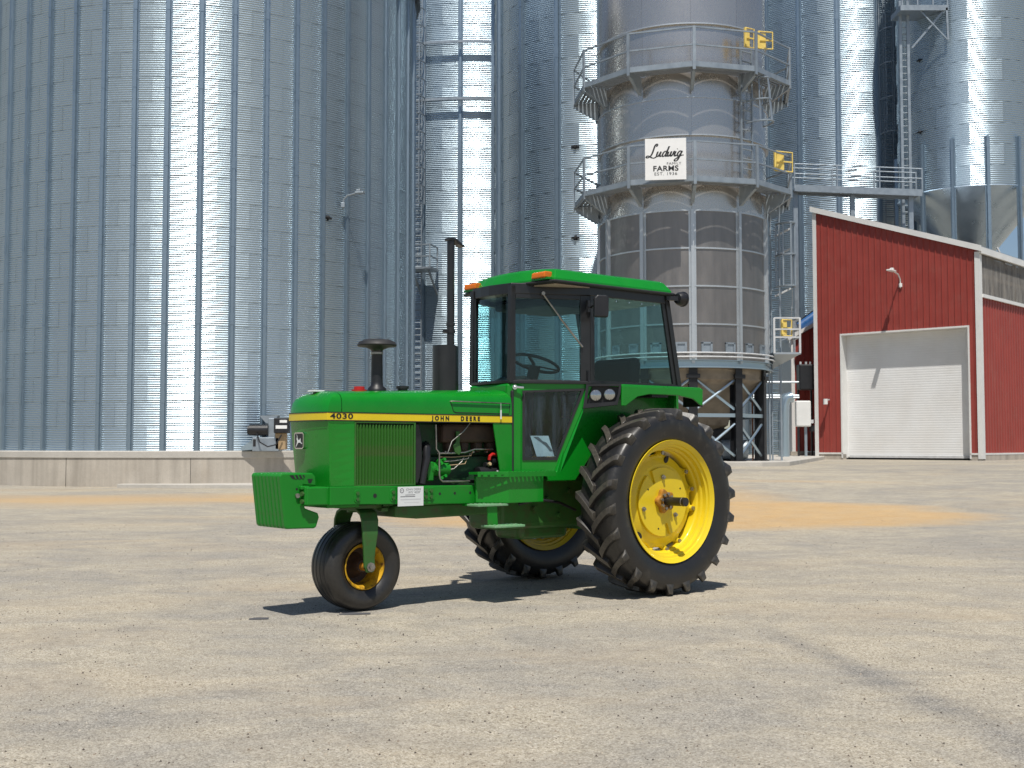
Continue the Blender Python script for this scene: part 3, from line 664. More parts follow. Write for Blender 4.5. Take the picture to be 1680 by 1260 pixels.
q = MB(); q.prism([(door_u0 - .06, -.052), (door_u1 + .06, -.052), (door_u1 + .06, DR + .1), (door_u0 - .06, DR + .1)], lambda p, t_: bp(p[0], p[1], t_), door_z1, door_z1 + .07); q.build('door_header', M['white_paint'], SH)
hood_ = MB().box((0, 0, 0), (.01, .01, .01))
lb_ = BC + bp(3.28, -.04, 8.02)
lamp_arm('white gooseneck barn light above the roll-up door', (lb_.x, lb_.y, lb_.z), -BB * 1.05, 0, group='gooseneck wall lights', mat='white_paint', up=.52, head=.55)
wl_ = BC + bp(6.62, -.05, 3.15)
WLt = empty('wall_light', 'small white wall light beside the roll-up door', 'light', wl_)
MB().bar((0, 0, .1), -BB * .35 + Vector((0, 0, .05)), .05).build('arm', M['plastic_grey'], WLt); MB().cyl(-BB * .36 + Vector((0, 0, -.12)), -BB * .36 + Vector((0, 0, .12)), .1, 10).build('lamp_head', M['white_paint'], WLt)
# low red lean-to left of the shed
LT = empty('red_lean_to', 'small red lean-to behind the dryer with white corner post and sloping roof', 'shed', (13.2, 56, 0))
zt_ = lambda u: 6.3 + u * .55
ribbed_panel(.1, 3.2, lambda u: .95, zt_, lambda u, o, z: (u, -o, z), .26).build('wall_panel', M['red_steel'], LT, fix=False)
MB().box((.05, -.03, 3.5), (.16, .1, 5.6)).build('corner_board', M['white_paint'], LT)
MB().bar((-.2, -.1, 6.25), (3.2, -.1, 8.1), .25, .16).build('rake_trim', M['white_paint'], LT)
q = MB(); q.prism([(0, 6.2), (3.2, 7.95), (3.2, 8.1), (0, 6.35)], lambda p, t_: (p[0], t_, p[1]), 0, 3.0); q.lohi((.05, .05, .7), (.12, 3, 6.2)); q.build('roof', M['galv_dull'], LT)
MB().lohi((-.1, -.1, .5), (3.2, .1, .94)).build('footing', M['concrete'], LT)
# boxes and pipes between dryer and shed
p = W(1321, 640, 53.5); EB = empty('dark_cabinet', 'tall black equipment tank hung on the red lean-to wall', 'cabinet', p)
MB().lohi((-.32, -.3, 0), (.34, .3, 1.15)).build('cabinet_body', M['black_plastic'], EB, .05)
for x_ in (-.2, .05, .25): MB().cyl((x_, 0, 1.14), (x_, 0, 1.28), .05, 8).build('cable_gland', M['plastic_grey'], EB)
pb = MB(); pb.bar((-.3, .1, 0), (-.3, .1, -p.z + PADZ), .08); pb.bar((.3, .1, 0), (.3, .1, -p.z + PADZ), .08); pb.build('stand', M['black_steel'], EB)
for zz in (.35, -.25, -.35): MB().tube([(-2.6, -.1, zz), (-.3, -.1, zz)], .05, 6).build('pipe', M['galv_dull'], EB)
p = W(1318, 700, 51.5); PB = empty('meter_box', 'pale grey electric box on a post between dryer and red shed', 'electric box', p)
MB().lohi((-.34, -.18, 0), (.3, .12, 1.12)).build('box_body', M['white_paint'], PB, .05); MB().lohi((.3, -.1, .15), (.42, .1, .3)).build('latch', M['plastic_grey'], PB)
MB().lohi((.06, 0, -p.z + PADZ), (.16, .1, .1)).build('post', M['structural'], PB); MB().cyl((.4, .1, -.2), (.4, .1, .05), .12, 10).build('junction', M['black_steel'], PB)
p = W(1290, 665, 50); AD = empty('air_duct', 'bent galvanised air duct behind the ladder mast', 'duct', p)
MB().tube([(.25, 0, .35), (.0, 0, .3), (-.1, 0, 0), (-.12, 0, -.6), (-.12, 0, -p.z + PADZ)], .24, 12).build('pipe', M['galv'], AD)
p = W(1328, 525, 57.5); AM = empty('auger_motor', 'blue auger motor on a slope above the lean-to roof', 'motor', p)
MB().cyl((-.5, 0, -.35), (.35, 0, .25), .26, 14).build('motor_body', M['blue_paint'], AM); MB().bar((-.6, 0, -.15), (.4, 0, .55), .2, .12).build('belt_guard', M['black_steel'], AM); MB().bar((.0, 0, -.2), (.0, .1, -.75), .3, .3).build('stand', M['black_steel'], AM)
# catwalk from the mast to the hopper silo
pA, pB = W(1300, 312, 60), W(1508, 320, 60.3)
CW = empty('catwalk', 'narrow galvanised catwalk bridging from the dryer toward the hopper bottom silo', 'catwalk', pA)
d = pB - pA
MB().bar((0, 0, 0), d, .9, .12).build('deck', M['grating'], CW)
for y_ in (-.45, .45):
    b = MB(); b.bar((0, y_, .02), d + Vector((0, y_, .02)), .05, .34)
    b.build('side_beam', M['structural'], CW)
    for z in (.75, 1.25): MB().tube([(0, y_, z), d + Vector((0, y_, z))], .032, 6).build('rail', M['structural'], CW)
    for k in range(4): q = d * (k / 3); MB().bar(q + Vector((0, y_, 0)), q + Vector((0, y_, 1.3)), .06).build('post', M['structural'], CW)
for f_ in (0.02, .47, .93): MB().bar(d * f_ + Vector((0, 0, -.1)), d * f_ + Vector((0, 0, -pA.z - d.z * f_ + .6)), .22, .22).build('support_post', M['structural'], CW)
# ladder and high platform between the two right-hand silos
la = alpha_at(1465, S4x, S4y, S4R + .2); lp = Vector((S4x, S4y, 0)) + at_alpha(la, S4R + .3, 0); rt = Vector((cos(la), sin(la), 0)); ou = at_alpha(la, 1, 0)
LC = empty('caged_ladder', 'caged ladder climbing the silo behind the red shed', 'ladder', (lp.x, lp.y, .6))
ladder(MB(), (0, 0, 0), 32, rt, .5).build('ladder', M['structural'], LC)
cb = MB(); z215 = 1.251 + (730 - 215) * lp.y / FPX - .6; cage(cb, (0, 0, 0), z215, z215 + 12, rt, ou, .5, .9, 7); cb.build('cage', M['structural'], LC)
p = W(1497, 720, 61.5); HP = empty('ladder_tower', 'twin post ladder tower with a high platform between the right-hand silos', 'ladder', (p.x, p.y, .6))
b = MB()
for x_ in (-.28, .12): b.bar((x_, 0, 0), (x_, 0, 24), .14)
b.build('post', M['structural'], HP); ladder(MB(), (-.08, .06, 0), 24, (1, 0, 0), .4, .35).build('ladder', M['structural'], HP)
zp = 1.251 + (730 - 10) * 61.5 / FPX - .6
b = MB(); b.box((.75, 0, zp), (2.5, 1.6, .28)); b.bar((1.9, -.7, zp), (.3, -.1, zp - 1.9), .1); b.bar((1.9, -.75, zp), (1.95, -.75, zp - 1.7), .1); b.bar((1.95, -.75, zp - 1.7), (.6, -.6, zp - .1), .06); b.build('platform', M['structural'], HP)
b = MB()
for x_ in (-.4, .4, 1.2, 1.95): b.bar((x_, -.75, zp), (x_, -.75, zp + 1.2), .07)
for z in (.6, 1.2): b.bar((-.4, -.75, zp + z), (1.95, -.75, zp + z), .06)
b.build('handrail', M['structural'], HP)
# ------------------------------------------------------------------ sweep motor unit on the ring of the wide silo
a = alpha_at(440, S1x, S1y, S1R + .3); pc = Vector((S1x, S1y, 0)) + at_alpha(a, S1R + .42, 0); sc1 = (pc.y) / FPX
SW = empty('unload_motor', 'grey unload drive with black motor on the concrete ring of the wide silo', 'motor', (pc.x, pc.y, 1.06), -.0)
MB().lohi((-.45, -.3, .0), (.36, .25, .42)).build('gear_box', M['structural'], SW, .02)
MB().lohi((.02, -.25, .4), (.25, .25, 1.0)).build('upright_plate', M['structural'], SW, .02)
MB().prism([(-.26, 1.08), (.3, 1.08), (.2, .85), (-.06, .85)], lambda p, t_: (p[0], t_, p[1]), -.2, .2).build('inlet_flange', M['structural'], SW)
mo = MB().cyl((-.55, -.2, .64), (.02, -.2, .64), .17, 18).build('motor', M['black_plastic'], SW)
MB().cyl((-.6, -.2, .64), (-.55, -.2, .64), .14, 18).build('fan_cover', M['black_steel'], mo)
cx_ = MB().lohi((.22, -.42, .55), (.66, -.1, 1.0)).build('control_box', M['black_plastic'], SW, .02)
MB().lohi((.40, -.425, .86), (.62, -.421, .94)).build('warning_label', M['sign_white'], cx_); MB().lohi((.28, -.425, .68), (.62, -.421, .78)).build('name_label', M['sign_white'], cx_)
MB().lohi((.24, -.3, .05), (.56, .0, .55)).build('belt_guard', M['tan_guard'], SW, .02)
MB().tube([(-.3, -.36, .55), (-.2, -.42, .28), (.05, -.45, .14), (.3, -.45, .2), (.46, -.42, .5)], .022, 7).build('cable', M['black_plastic'], SW)
MB().prism([(-.45, .36), (-.8, .12), (-.8, .02), (-.45, .05)], lambda p, t_: (p[0], t_, p[1]), -.2, .2).build('inlet_chute', M['galv'], SW)
MB().lohi((-.42, -.31, .15), (-.34, -.301, .36)).build('vent_grille', M['dark'], SW)
MB().prism([(-11.6, 35.0), (-7.0, 34.3), (-3.6, 35.0), (-3.6, 37.5), (-11.6, 37)], lambda p, t_: (p[0], p[1], t_), -.3, .10).build('concrete_apron', M['pad_concrete'], bevel=.01)['kind'] = 'structure'

plain('print_grey2', (.07, .07, .075), .7)
# loose stones on the yard
t = NT('pebble'); rn = t.node('NewGeometry').outputs['Random Per Island']
t.set(Base_Color=t.ramp(rn, [(0, (.035, .03, .027)), (.5, (.11, .085, .065)), (.85, (.34, .28, .21)), (1, (.5, .44, .36))]), Roughness=.85)
pbm = MB(); rg = random.Random(3)
for i in range(6500):
    y = 4.2 + 15 * rg.random() ** 1.6; x = (rg.random() - .5) * y * 1.0; s_ = (.0022 + .0055 * rg.random() ** 2.5) * (1 + y * .03); a = rg.random() * 6.28; z = ground_z(x, y)
    q = [(x + s_ * cos(a + k * 2.09) * (.8 + .5 * rg.random()), y + s_ * sin(a + k * 2.09) * (.8 + .5 * rg.random()), z - .001) for k in range(3)]
    pbm.add(q + [(x, y, z + s_ * .9)], [(0, 1, 3), (1, 2, 3), (2, 0, 3)])
tag(pbm.build('loose_stones', t.m, fix=False), 'small loose stones scattered over the tan gravel yard', 'gravel', kind='stuff')

for lbl, x, y, L, rz in (('short dark scrap of strapping lying on the gravel ahead of the front wheel', -1.815, 8.59, .14, .12), ('longer bent dark scrap of strapping on the gravel beside the front wheel', -1.16, 8.84, .23, .06)):
    o = empty('strap_scrap', lbl, 'scrap', (x, y, 0), rz, 'scraps of strapping on the yard')
    MB().add([(-L / 2, 0, .002), (-L * .1, -.012, .003), (L / 2, .004, .003), (L / 2, .03, .012), (-L * .1, .016, .016), (-L / 2, .022, .008), (0, 0, .001)], [(0, 1, 4, 5), (1, 2, 3, 4)]).build('strap', M['print_grey2'], o, fix=False)
# ------------------------------------------------------------------ tractor (x forward, y left, z up from the rear axle's ground point)
def paint(key, col, coat=.6, rough=.32, dirt=None, var=.05):
    t = NT(key); c = t.coord(); n = t.noise(5, 5, .6, c); s = t.noise(60, 3, .6, c)
    color = t.ramp(n, [(.3, tuple(x * (1 - var) for x in col)), (.7, tuple(x * (1 + var) for x in col))])
    if dirt:
        d = t.noise(dirt[1], 7, .7, c); color = t.mix(t.rng(d, dirt[2], dirt[2] + .2, 0, dirt[3]), color, dirt[0])
    t.set(Base_Color=color, Roughness=t.rng(n, .3, .7, rough - .05, rough + .08), Coat_Weight=coat, Coat_Roughness=.07)
    t.set(Specular_IOR_Level=.32); t.bump(s, .03, .002); M[key] = t.m
paint('jd_green', (.004, .215, .013), .35, .28, ((.04, .18, .03), 1.7, .54, .25))
paint('jd_green_cast', (.006, .195, .013), .15, .45, ((.06, .07, .035), 5, .56, .5))
paint('green_worn', (.035, .12, .025), .15, .5, ((.075, .05, .025), 9, .5, .7))
paint('grille_green', (.03, .13, .018), .2, .45, ((.09, .085, .04), 7, .5, .6))
paint('jd_yellow', (.74, .55, .014), .4, .35)
paint('wheel_yellow', (.72, .53, .016), .35, .38, ((.48, .36, .08), 6, .58, .4))
paint('rust_yellow', (.58, .33, .012), .1, .55, ((.09, .035, .012), 14, .47, .95))
paint('hub_rust', (.40, .18, .02), .1, .55, ((.10, .06, .03), 20, .5, .9))
plain('black_paint', (.012, .012, .013), .38, 0, .2, 8, coat=.2)
plain('soft_black', (.016, .016, .017), .62, 0, .25, 10)
plain('chrome', (.7, .7, .72), .12, 1, .05)
plain('bare_steel', (.36, .34, .31), .4, .9, .2, 20)
plain('engine_dark', (.008, .05, .014), .6, 0, .4, 9, dirt=((.025, .018, .012), 8, .48, .8))
plain('manifold', (.060, .036, .026), .75, .1, .35, 9)
plain('red_cap', (.45, .015, .012), .4)
plain('paper', (.70, .72, .72), .6, 0, .03)
plain('tan_liner', (.42, .35, .27), .8)
plain('seat_cloth', (.018, .02, .022), .85)
plain('print_grey', (.16, .16, .17), .6)
plain('tyre_marks', (.10, .10, .10), .8)
def tyre_mat(key, dust):
    t = NT(key); c = t.coord(); n = t.noise(4, 6, .65, c); f = t.noise(45, 4, .6, c)
    col = t.ramp(n, [(.3, (.010, .010, .0105)), (.75, (.019, .0185, .019))])
    g = t.node('NewGeometry')
    if dust > .4:
        sx_ = t.node('SeparateXYZ'); t.link(c, sx_.inputs[0]); rr = t.math('SQRT', t.math('ADD', t.math('MULTIPLY', sx_.outputs[0], sx_.outputs[0]), t.math('MULTIPLY', sx_.outputs[2], sx_.outputs[2])))
        col = t.mix(t.math('MULTIPLY', t.rng(rr, .772, .778, 0, .8), t.rng(f, .3, .6, .35, 1)), col, (.085, .075, .062))
    pnt = t.rng(g.outputs['Pointiness'], .52, .60, 0, .75); col = t.mix(t.math('MULTIPLY', pnt, t.rng(f, .3, .6, .3, 1)), col, (.085, .075, .06))
    col = t.mix(t.rng(t.noise(7, 6, .7, c), .55, .78, 0, dust), col, (.10, .09, .075))
    t.set(Base_Color=col, Roughness=t.rng(n, .3, .7, .30, .46), Specular_IOR_Level=.55); t.bump(f, .12, .004); M[key] = t.m
tyre_mat('rubber', .45); tyre_mat('front_rubber', .22)
t = NT('amber'); t.set(Base_Color=(.85, .20, .01), Roughness=.15, Transmission_Weight=.25, IOR=1.45); 
w_ = t.node('TexWave', Scale=30, Distortion=0); t.link(t.coord(), w_.inputs['Vector']); t.bump(w_.outputs['Fac'], .4, .004); M['amber'] = t.m
def glass(key, tint, extra=0.0):
    t = NT(key); lw = t.node('LayerWeight', Blend=.5); fr_ = t.math('ADD', t.math('MULTIPLY', t.math('POWER', lw.outputs['Facing'], 4.0), .8), .03); tr = t.node('BsdfTransparent'); tr.inputs[0].default_value = (*tint, 1)
    gl = t.node('BsdfGlossy', Roughness=.015); mx = t.node('MixShader')
    t.link(fr_, mx.inputs[0]); t.link(tr.outputs[0], mx.inputs[1]); t.link(gl.outputs[0], mx.inputs[2]); t.link(mx.outputs[0], t.out.inputs[0]); M[key] = t.m
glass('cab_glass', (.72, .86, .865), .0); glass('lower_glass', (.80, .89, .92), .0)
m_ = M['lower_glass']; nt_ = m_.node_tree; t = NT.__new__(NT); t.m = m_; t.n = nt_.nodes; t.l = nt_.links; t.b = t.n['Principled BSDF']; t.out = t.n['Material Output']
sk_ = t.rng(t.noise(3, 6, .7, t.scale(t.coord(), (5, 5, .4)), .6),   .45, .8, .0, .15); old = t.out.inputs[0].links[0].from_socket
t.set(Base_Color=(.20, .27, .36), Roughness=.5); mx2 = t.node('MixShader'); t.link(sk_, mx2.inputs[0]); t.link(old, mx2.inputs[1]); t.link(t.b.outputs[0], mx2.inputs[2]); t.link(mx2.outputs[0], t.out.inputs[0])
t = NT('lens'); t.set(Base_Color=(.42, .43, .42), Roughness=.1, Metallic=.85); w_ = t.node('TexWave', Scale=22, Distortion=0); t.link(t.coord(), w_.inputs['Vector']); t.bump(w_.outputs['Fac'], .5, .004); M['lens'] = t.m

TRC = empty('tractor', 'green and yellow row-crop tractor with black cab pillars and one front wheel', 'tractor', (.723, 10.70, 0), pi + .6892)
G, K = M['jd_green'], M['black_paint']
def P(n, mb, mat, par=None, bev=0, **k): return mb.build(n, M[mat] if isinstance(mat, str) else mat, par or TRC, bev, **k)
# --- hood
ZB, HW = 1.487, .28
def ztop(x): return 1.652 + (2.83 - x) / 1.66 * .06
def section(x, s=1.0, wob=0):
    zt = ztop(x); h = zt - ZB; pts = []
    prof = [(1, 0), (1, .25), (.992, .48), (.965, .66), (.90, .80), (.78, .89), (.6, .945), (.35, .985), (0, 1)]
    for y, z in prof: pts.append((y * HW, z * h))
    pts += [(-y, z) for y, z in pts[-2::-1]]
    return [Vector((x, y * (s if s < 1 else 1), ZB + z)) for y, z in pts]
def loft(b, secs, smooth=True):
    n = len(secs[0]); vs = [v for s in secs for v in s]
    b.add(vs, [(i * n + k, i * n + k + 1, (i + 1) * n + k + 1, (i + 1) * n + k) for i in range(len(secs) - 1) for k in range(n - 1)], smooth); return b
b = loft(MB(), [section(x) for x in (1.17, 1.175, 1.5, 1.9, 2.3, 2.6, 2.775, 2.782)])
for x, rev in ((1.17, 0), (2.782, 1)): s = section(x); b.add(s, [tuple(range(len(s)))])
hood = P('hood', b, G)
def bow(y, x0=2.900, x1=2.925): return x0 + (x1 - x0) * (1 - (y / HW) ** 2)
lev = [(1.487, .28, 2.928), (1.529, .28, 2.924), (1.567, .278, 2.912), (1.597, .27, 2.893), (1.62, .252, 2.866), (1.635, .218, 2.842), (1.645, .168, 2.822), (1.651, .098, 2.806)]
nb = MB(); vs = []
for z, hw, xf in lev:
    row = [Vector((2.788, hw, z)), Vector((2.79 + (xf - .03 - 2.79) * .5, hw, z)), Vector((xf - .030, hw * .985, z))]
    for k in range(1, 8): y = hw * (1 - k / 4); row.append(Vector((xf - .022 * (y / hw) ** 2, y, z)))
    row += [Vector((xf - .030, -hw * .985, z)), Vector((2.79 + (xf - .03 - 2.79) * .5, -hw, z)), Vector((2.788, -hw, z))]; vs.append(row)
loft(nb, vs); nb.add(vs[-1], [tuple(range(len(vs[-1])))])
nose = P('nose_cap', nb, G)
P('hood_seam', MB().add(section(2.785), [tuple(range(17))]), 'dark', hood)
# yellow stripe, wrapped round the nose, with black edge lines
def wrap(z0, z1, off, name, mat, par, xr=1.17):
    pts = [(xr, HW + off)] + [(2.88, HW + off)] + [(bow(y) + off + .006, y) for y in [HW * k / 8 for k in range(8, -9, -1)]] + [(2.88, -HW - off), (xr, -HW - off)]
    b = MB(); vs = []
    for x, y in pts: vs += [(x, y, z0), (x, y, z1)]
    b.add(vs, [(2 * i, 2 * i + 1, 2 * i + 3, 2 * i + 2) for i in range(len(pts) - 1)])
    inn = [(xr, HW + off - .02)] + [(2.86, HW + off - .02), (2.86, -HW - off + .02), (xr, -HW - off + .02)]
    vs = []
    for x, y in inn: vs += [(x, y, z0), (x, y, z1)]
    b.add(vs, [(2 * i, 2 * i + 1, 2 * i + 3, 2 * i + 2) for i in range(3)])
    return b.build(name, M[mat], par)
stripe = wrap(1.433, 1.486, .004, 'stripe', 'jd_yellow', TRC)
wrap(1.4855, 1.4925, .006, 'stripe_edge', 'sign_black', stripe); wrap(1.426, 1.4335, .006, 'stripe_edge', 'sign_black', stripe)
LF = lambda x, z, y=HW + .005: frame((x, y, z), (-1, 0, 0), (0, 0, 1))
text('4030', .054, 'model_number', M['sign_black'], stripe, LF(2.787, 1.4605), sx=1.65, spacing=1.12, extrude=.0008, bold=.0012)
for wd, xx in (('JOHN', 1.892), ('DEERE', 1.601)): text(wd, .047, 'maker_lettering', M['sign_black'], stripe, LF(xx, 1.4575), sx=1.0, spacing=1.62, extrude=.0008, bold=.0024)
# --- nose lower panel
b = MB(); NZ = 8
def nosepl(z):
    f = (1.428 - z) / .478; hw = HW - .035 * f; return [(2.675, HW)] + [(2.87 - .012 * f, HW - .028 * f)] + [(bow(y * HW) - .004 - .035 * f, y * hw) for y in [1 - k / 8 * 1 for k in range(0, 17)]] + [(2.87 - .012 * f, -HW + .028 * f), (2.675, -HW)]
zl_ = [1.428 - .478 * k / NZ for k in range(NZ + 1)]
vs = []; n = len(nosepl(1))
for z in zl_: vs += [Vector((x, y, z)) for x, y in nosepl(z)]
b.add(vs, [(i * n + k, i * n + k + 1, (i + 1) * n + k + 1, (i + 1) * n + k) for i in range(NZ) for k in range(n - 1)])
nl = P('nose_panel', b, G); 
P('radiator', MB().lohi((2.14, -.24, .96), (2.80, .24, 1.425)), 'dark')
# emblem with leaping deer
EMx = bow(-.09) - .006
em = MB(); em.prism([(-.07, .05), (-.056, .062), (.056, .062), (.07, .05), (.066, -.05), (.05, -.062), (-.05, -.062), (-.066, -.05)], lambda p, t_: (EMx + t_ + .018 * p[1], -.092 + p[0], 1.283 + p[1]), -.012, .012); emo = P('emblem', em, 'chrome', nl)
em = MB(); em.prism([(-.06, .045), (-.05, .053), (.05, .053), (.06, .045), (.057, -.045), (.045, -.054), (-.045, -.054), (-.057, -.045)], lambda p, t_: (EMx + t_ + .018 * p[1], -.092 + p[0], 1.283 + p[1]), .0, .0128); P('emblem_field', em, 'sign_black', nl)
deer = [[(-.036, .012), (-.030, .022), (-.020, .024), (-.008, .006), (.018, .006), (.030, .012), (.026, -.002), (.034, -.012), (.050, -.020), (.049, -.026), (.028, -.018), (.010, -.014), (-.010, -.016), (-.022, -.028), (-.040, -.046), (-.045, -.042), (-.030, -.020), (-.026, -.004), (-.030, .008)],
        [(-.036, .012), (-.030, .022), (-.026, .034), (-.034, .046), (-.030, .047), (-.020, .034), (-.022, .022)], [(.012, .006), (.022, .020), (.026, .018), (.024, .006)]]
dm = MB()
for pl in deer: dm.add([(EMx + .0132 + .018 * q[1], -.092 + q[0], 1.283 + q[1]) for q in pl], [tuple(range(len(pl)))])
dm.build('leaping_deer', M['sign_white'], nl, fix=False)
# --- grille screens
for s in (1, -1):
    gf = MB(); y0, y1 = s * .262, s * .284
    for a, c in (((2.127, .943), (2.143, 1.424)), ((2.66, .943), (2.675, 1.424)), ((2.143, .943), (2.66, .955)), ((2.143, 1.414), (2.66, 1.424))): gf.lohi((a[0], min(y0, y1), a[1]), (c[0], max(y0, y1), c[1]))
    gr_ = P('grille_frame', gf, 'grille_green', bev=.002)
    pitch = (2.66 - 2.143) / 19
    fm = MB(); fm.prism([(-pitch * .47, 0), (-pitch * .12, .021), (pitch * .12, .021), (pitch * .47, 0)], lambda p, t_: (p[0], s * p[1], t_), .955, 1.398)
    fm.add([(-pitch * .47, 0, 1.398), (-pitch * .12, s * .021, 1.398), (pitch * .12, s * .021, 1.398), (pitch * .47, 0, 1.398), (0, 0, 1.414)], [(0, 1, 4), (1, 2, 4), (2, 3, 4)])
    me = fm.mesh('grille_fin', M['grille_green'])
    for k in range(19): put('grille_fin', me, gr_, (2.143 + pitch * (k + .5), s * .262, 0))
    P('grille_backing', MB().lohi((2.135, min(s * .255, s * .2615), .95), (2.668, max(s * .255, s * .2615), 1.42)), 'engine_dark', gr_)
# --- engine bay
P('engine_block', MB().lohi((1.17, -.17, .80), (2.05, .15, 1.16)).lohi((1.2, -.14, 1.16), (1.98, .10, 1.43)), 'engine_dark', bev=.02)
mfl = MB().lohi((1.22, .08, 1.27), (1.80, .19, 1.42))
for x in (1.28, 1.42, 1.56, 1.70): mfl.prism([(-.045, 1.28), (.045, 1.28), (.03, 1.19), (-.03, 1.19)], lambda p, t_: (x + p[0], t_, p[1]), .06, .17)
mf = P('exhaust_manifold', mfl, 'manifold', bev=.025)
for x in (1.25, 1.35, 1.49, 1.63, 1.77): P('bolt', MB().cyl((x, .15, 1.195), (x, .185, 1.195), .009, 6), 'bare_steel', mf)
P('fan_shroud', MB().prism([(2.128, .95), (2.128, 1.42), (2.06, 1.42), (2.035, 1.3), (2.03, 1.15), (2.05, 1.0), (2.07, .95)], lambda p, t_: (p[0], t_, p[1]), -.24, .24), 'black_plastic', bev=.012)
P('radiator_hose', MB().tube([(1.93, .10, 1.235), (1.955, .17, 1.25), (1.972, .21, 1.225), (1.975, .215, 1.14), (2.0, .215, 1.05), (2.02, .215, .95)], .032, 12), 'black_plastic')
P('dipstick_pipe', MB().tube([(1.90, .23, 1.41), (1.895, .23, 1.22), (1.87, .235, 1.19), (1.868, .235, 1.02), (1.862, .235, .985), (1.84, .24, .965), (1.55, .245, .962)], .008, 8), 'bare_steel')
P('drain_hose', MB().tube([(1.58, .245, .962), (1.45, .25, .962), (1.33, .26, .965)], .016, 8), 'black_plastic')
P('fuel_line', MB().tube([(1.86, .2, 1.185), (1.72, .21, 1.185), (1.6, .21, 1.19), (1.5, .21, 1.215), (1.30, .2, 1.215)], .0065, 8), 'bare_steel')
for k, (z, zz) in enumerate(((1.155, 1.165), (1.12, 1.14), (1.085, 1.10), (1.05, 1.12))):
    P('injector_line', MB().tube([(1.83 - .02 * k, .18, z), (1.7, .20, z + .004 * k), (1.53 + .03 * k, .20, zz), (1.50 + .03 * k, .19, zz + .04)], .004, 6), 'bare_steel' if k % 2 else 'tan_guard')
P('injection_pump', MB().cyl((1.92, .16, 1.06), (1.74, .16, 1.06), .055, 14).cyl((1.84, .16, 1.08), (1.84, .21, 1.12), .03, 10).lohi((1.90, .12, .97), (1.96, .21, 1.12)), 'jd_green_cast', bev=.008)
for q in ((1.86, .2, 1.12), (1.81, .2, 1.13), (1.88, .205, 1.05), (1.8, .2, 1.0), (1.84, .205, .985)): P('pump_fitting', MB().cyl(q, (q[0], q[1] + .03, q[2] + .01), .014, 8), 'jd_green_cast')
P('bracket', MB().prism([(1.69, 1.36), (1.655, 1.36), (1.655, 1.27), (1.64, 1.2), (1.66, 1.17), (1.70, 1.19), (1.72, 1.245), (1.69, 1.28)], lambda p, t_: (p[0], t_, p[1]), .205, .22), 'green_worn', bev=.004)
P('dipstick_wire', MB().tube([(1.58, .26, 1.43), (1.64, .25, 1.36), (1.75, .24, 1.28), (1.79, .235, 1.18)], .004, 6), 'bare_steel')
fl = P('oil_filter', MB().cyl((1.24, .19, 1.015), (1.46, .19, 1.015), .058, 20), 'black_plastic', bev=.012)
P('filter_label', MB().lohi((1.25, .244, 1.03), (1.30, .2475, 1.045)), 'sign_white', fl)
P('starter_solenoid', MB().cyl((1.24, .2, 1.115), (1.33, .2, 1.115), .036, 14).cyl((1.31, .2, 1.09), (1.39, .2, 1.09), .022, 10), 'black_plastic')
P('battery_cable', MB().tube([(1.25, .22, 1.165), (1.33, .225, 1.175), (1.355, .225, 1.16), (1.357, .22, 1.13)], .014, 8), 'red_cap')
P('solenoid_terminal', MB().cyl((1.36, .2, 1.085), (1.36, .235, 1.1), .016, 8), 'tan_guard')
for s in (1, -1):
    P('side_cowl', MB().prism([(1.365, 1.4255), (1.17, 1.4255), (1.148, 1.0), (1.285, 1.0)], lambda p, t_: (p[0], t_, p[1]), s * .268, s * .282), G, bev=.004)
P('far_side_light_block', MB().lohi((1.17, -.28, .945), (2.13, -.272, 1.425)), 'engine_dark')  # panel added on the far side to keep the engine bay dark
hd = P('hood_handle', MB().tube([(1.794, .272, 1.593), (1.794, .288, 1.593), (1.78, .29, 1.595), (1.20, .29, 1.588), (1.185, .275, 1.588)], .0055, 6), 'bare_steel', hood)
P('door_groove', MB().tube([(1.79, .2785, 1.585), (1.765, .2808, 1.515), (1.74, .2808, 1.507), (1.20, .2808, 1.505), (1.19, .2795, 1.57)], .0035, 5), 'dark', hood)
P('tag_string', MB().tube([(1.297, .296, 1.59), (1.297, .296, 1.533)], .0018, 4), 'paper', hood); P('string_tag', MB().lohi((1.290, .2945, 1.46), (1.304, .2975, 1.534)), 'paper', hood)
# --- frame, front casting, weights
for s in (1, -1):
    y0, y1 = sorted((s * .245, s * .292))
    fr_o = P('frame_rail', MB().prism([(2.885, .812), (2.885, .948), (2.70, .947), (1.40, .928), (1.385, .78), (2.66, .812)], lambda p, t_: (p[0], t_, p[1]), y0, y1), 'jd_green_cast', bev=.006)
    for x in (2.655, 2.34):
        P('bolt_pad', MB().prism([(x + .028 * cos(a), .873 + (.022 if sin(a) > 0 else -.022) + .028 * sin(a)) for a in [2 * pi * k / 14 for k in range(14)]], lambda p, t_: (p[0], t_, p[1]), s * .290, s * .2965), 'jd_green_cast', fr_o, .003)
        for z in (.895, .852): P('frame_bolt', MB().cyl((x, s * .296, z), (x, s * .305, z), .014, 6), 'green_worn', fr_o)
    P('bolt_pad', MB().prism([(1.965, .825), (2.065, .825), (2.072, .835), (2.072, .915), (2.065, .925), (1.965, .925), (1.958, .915), (1.958, .835)], lambda p, t_: (p[0], t_, p[1]), s * .290, s * .2965), 'jd_green_cast', fr_o, .003)
    for x in (1.99, 2.04):
        for z in (.898, .852): P('frame_bolt', MB().cyl((x, s * .296, z), (x, s * .306, z), .015, 6), 'green_worn', fr_o)
    for x in (1.904, 1.759, 1.607, 1.457, 2.50): P('frame_hole', MB().cyl((x, s * .2905, .873), (x, s * .2932, .873), .011 if x < 2 else .017, 12), 'dark', fr_o)
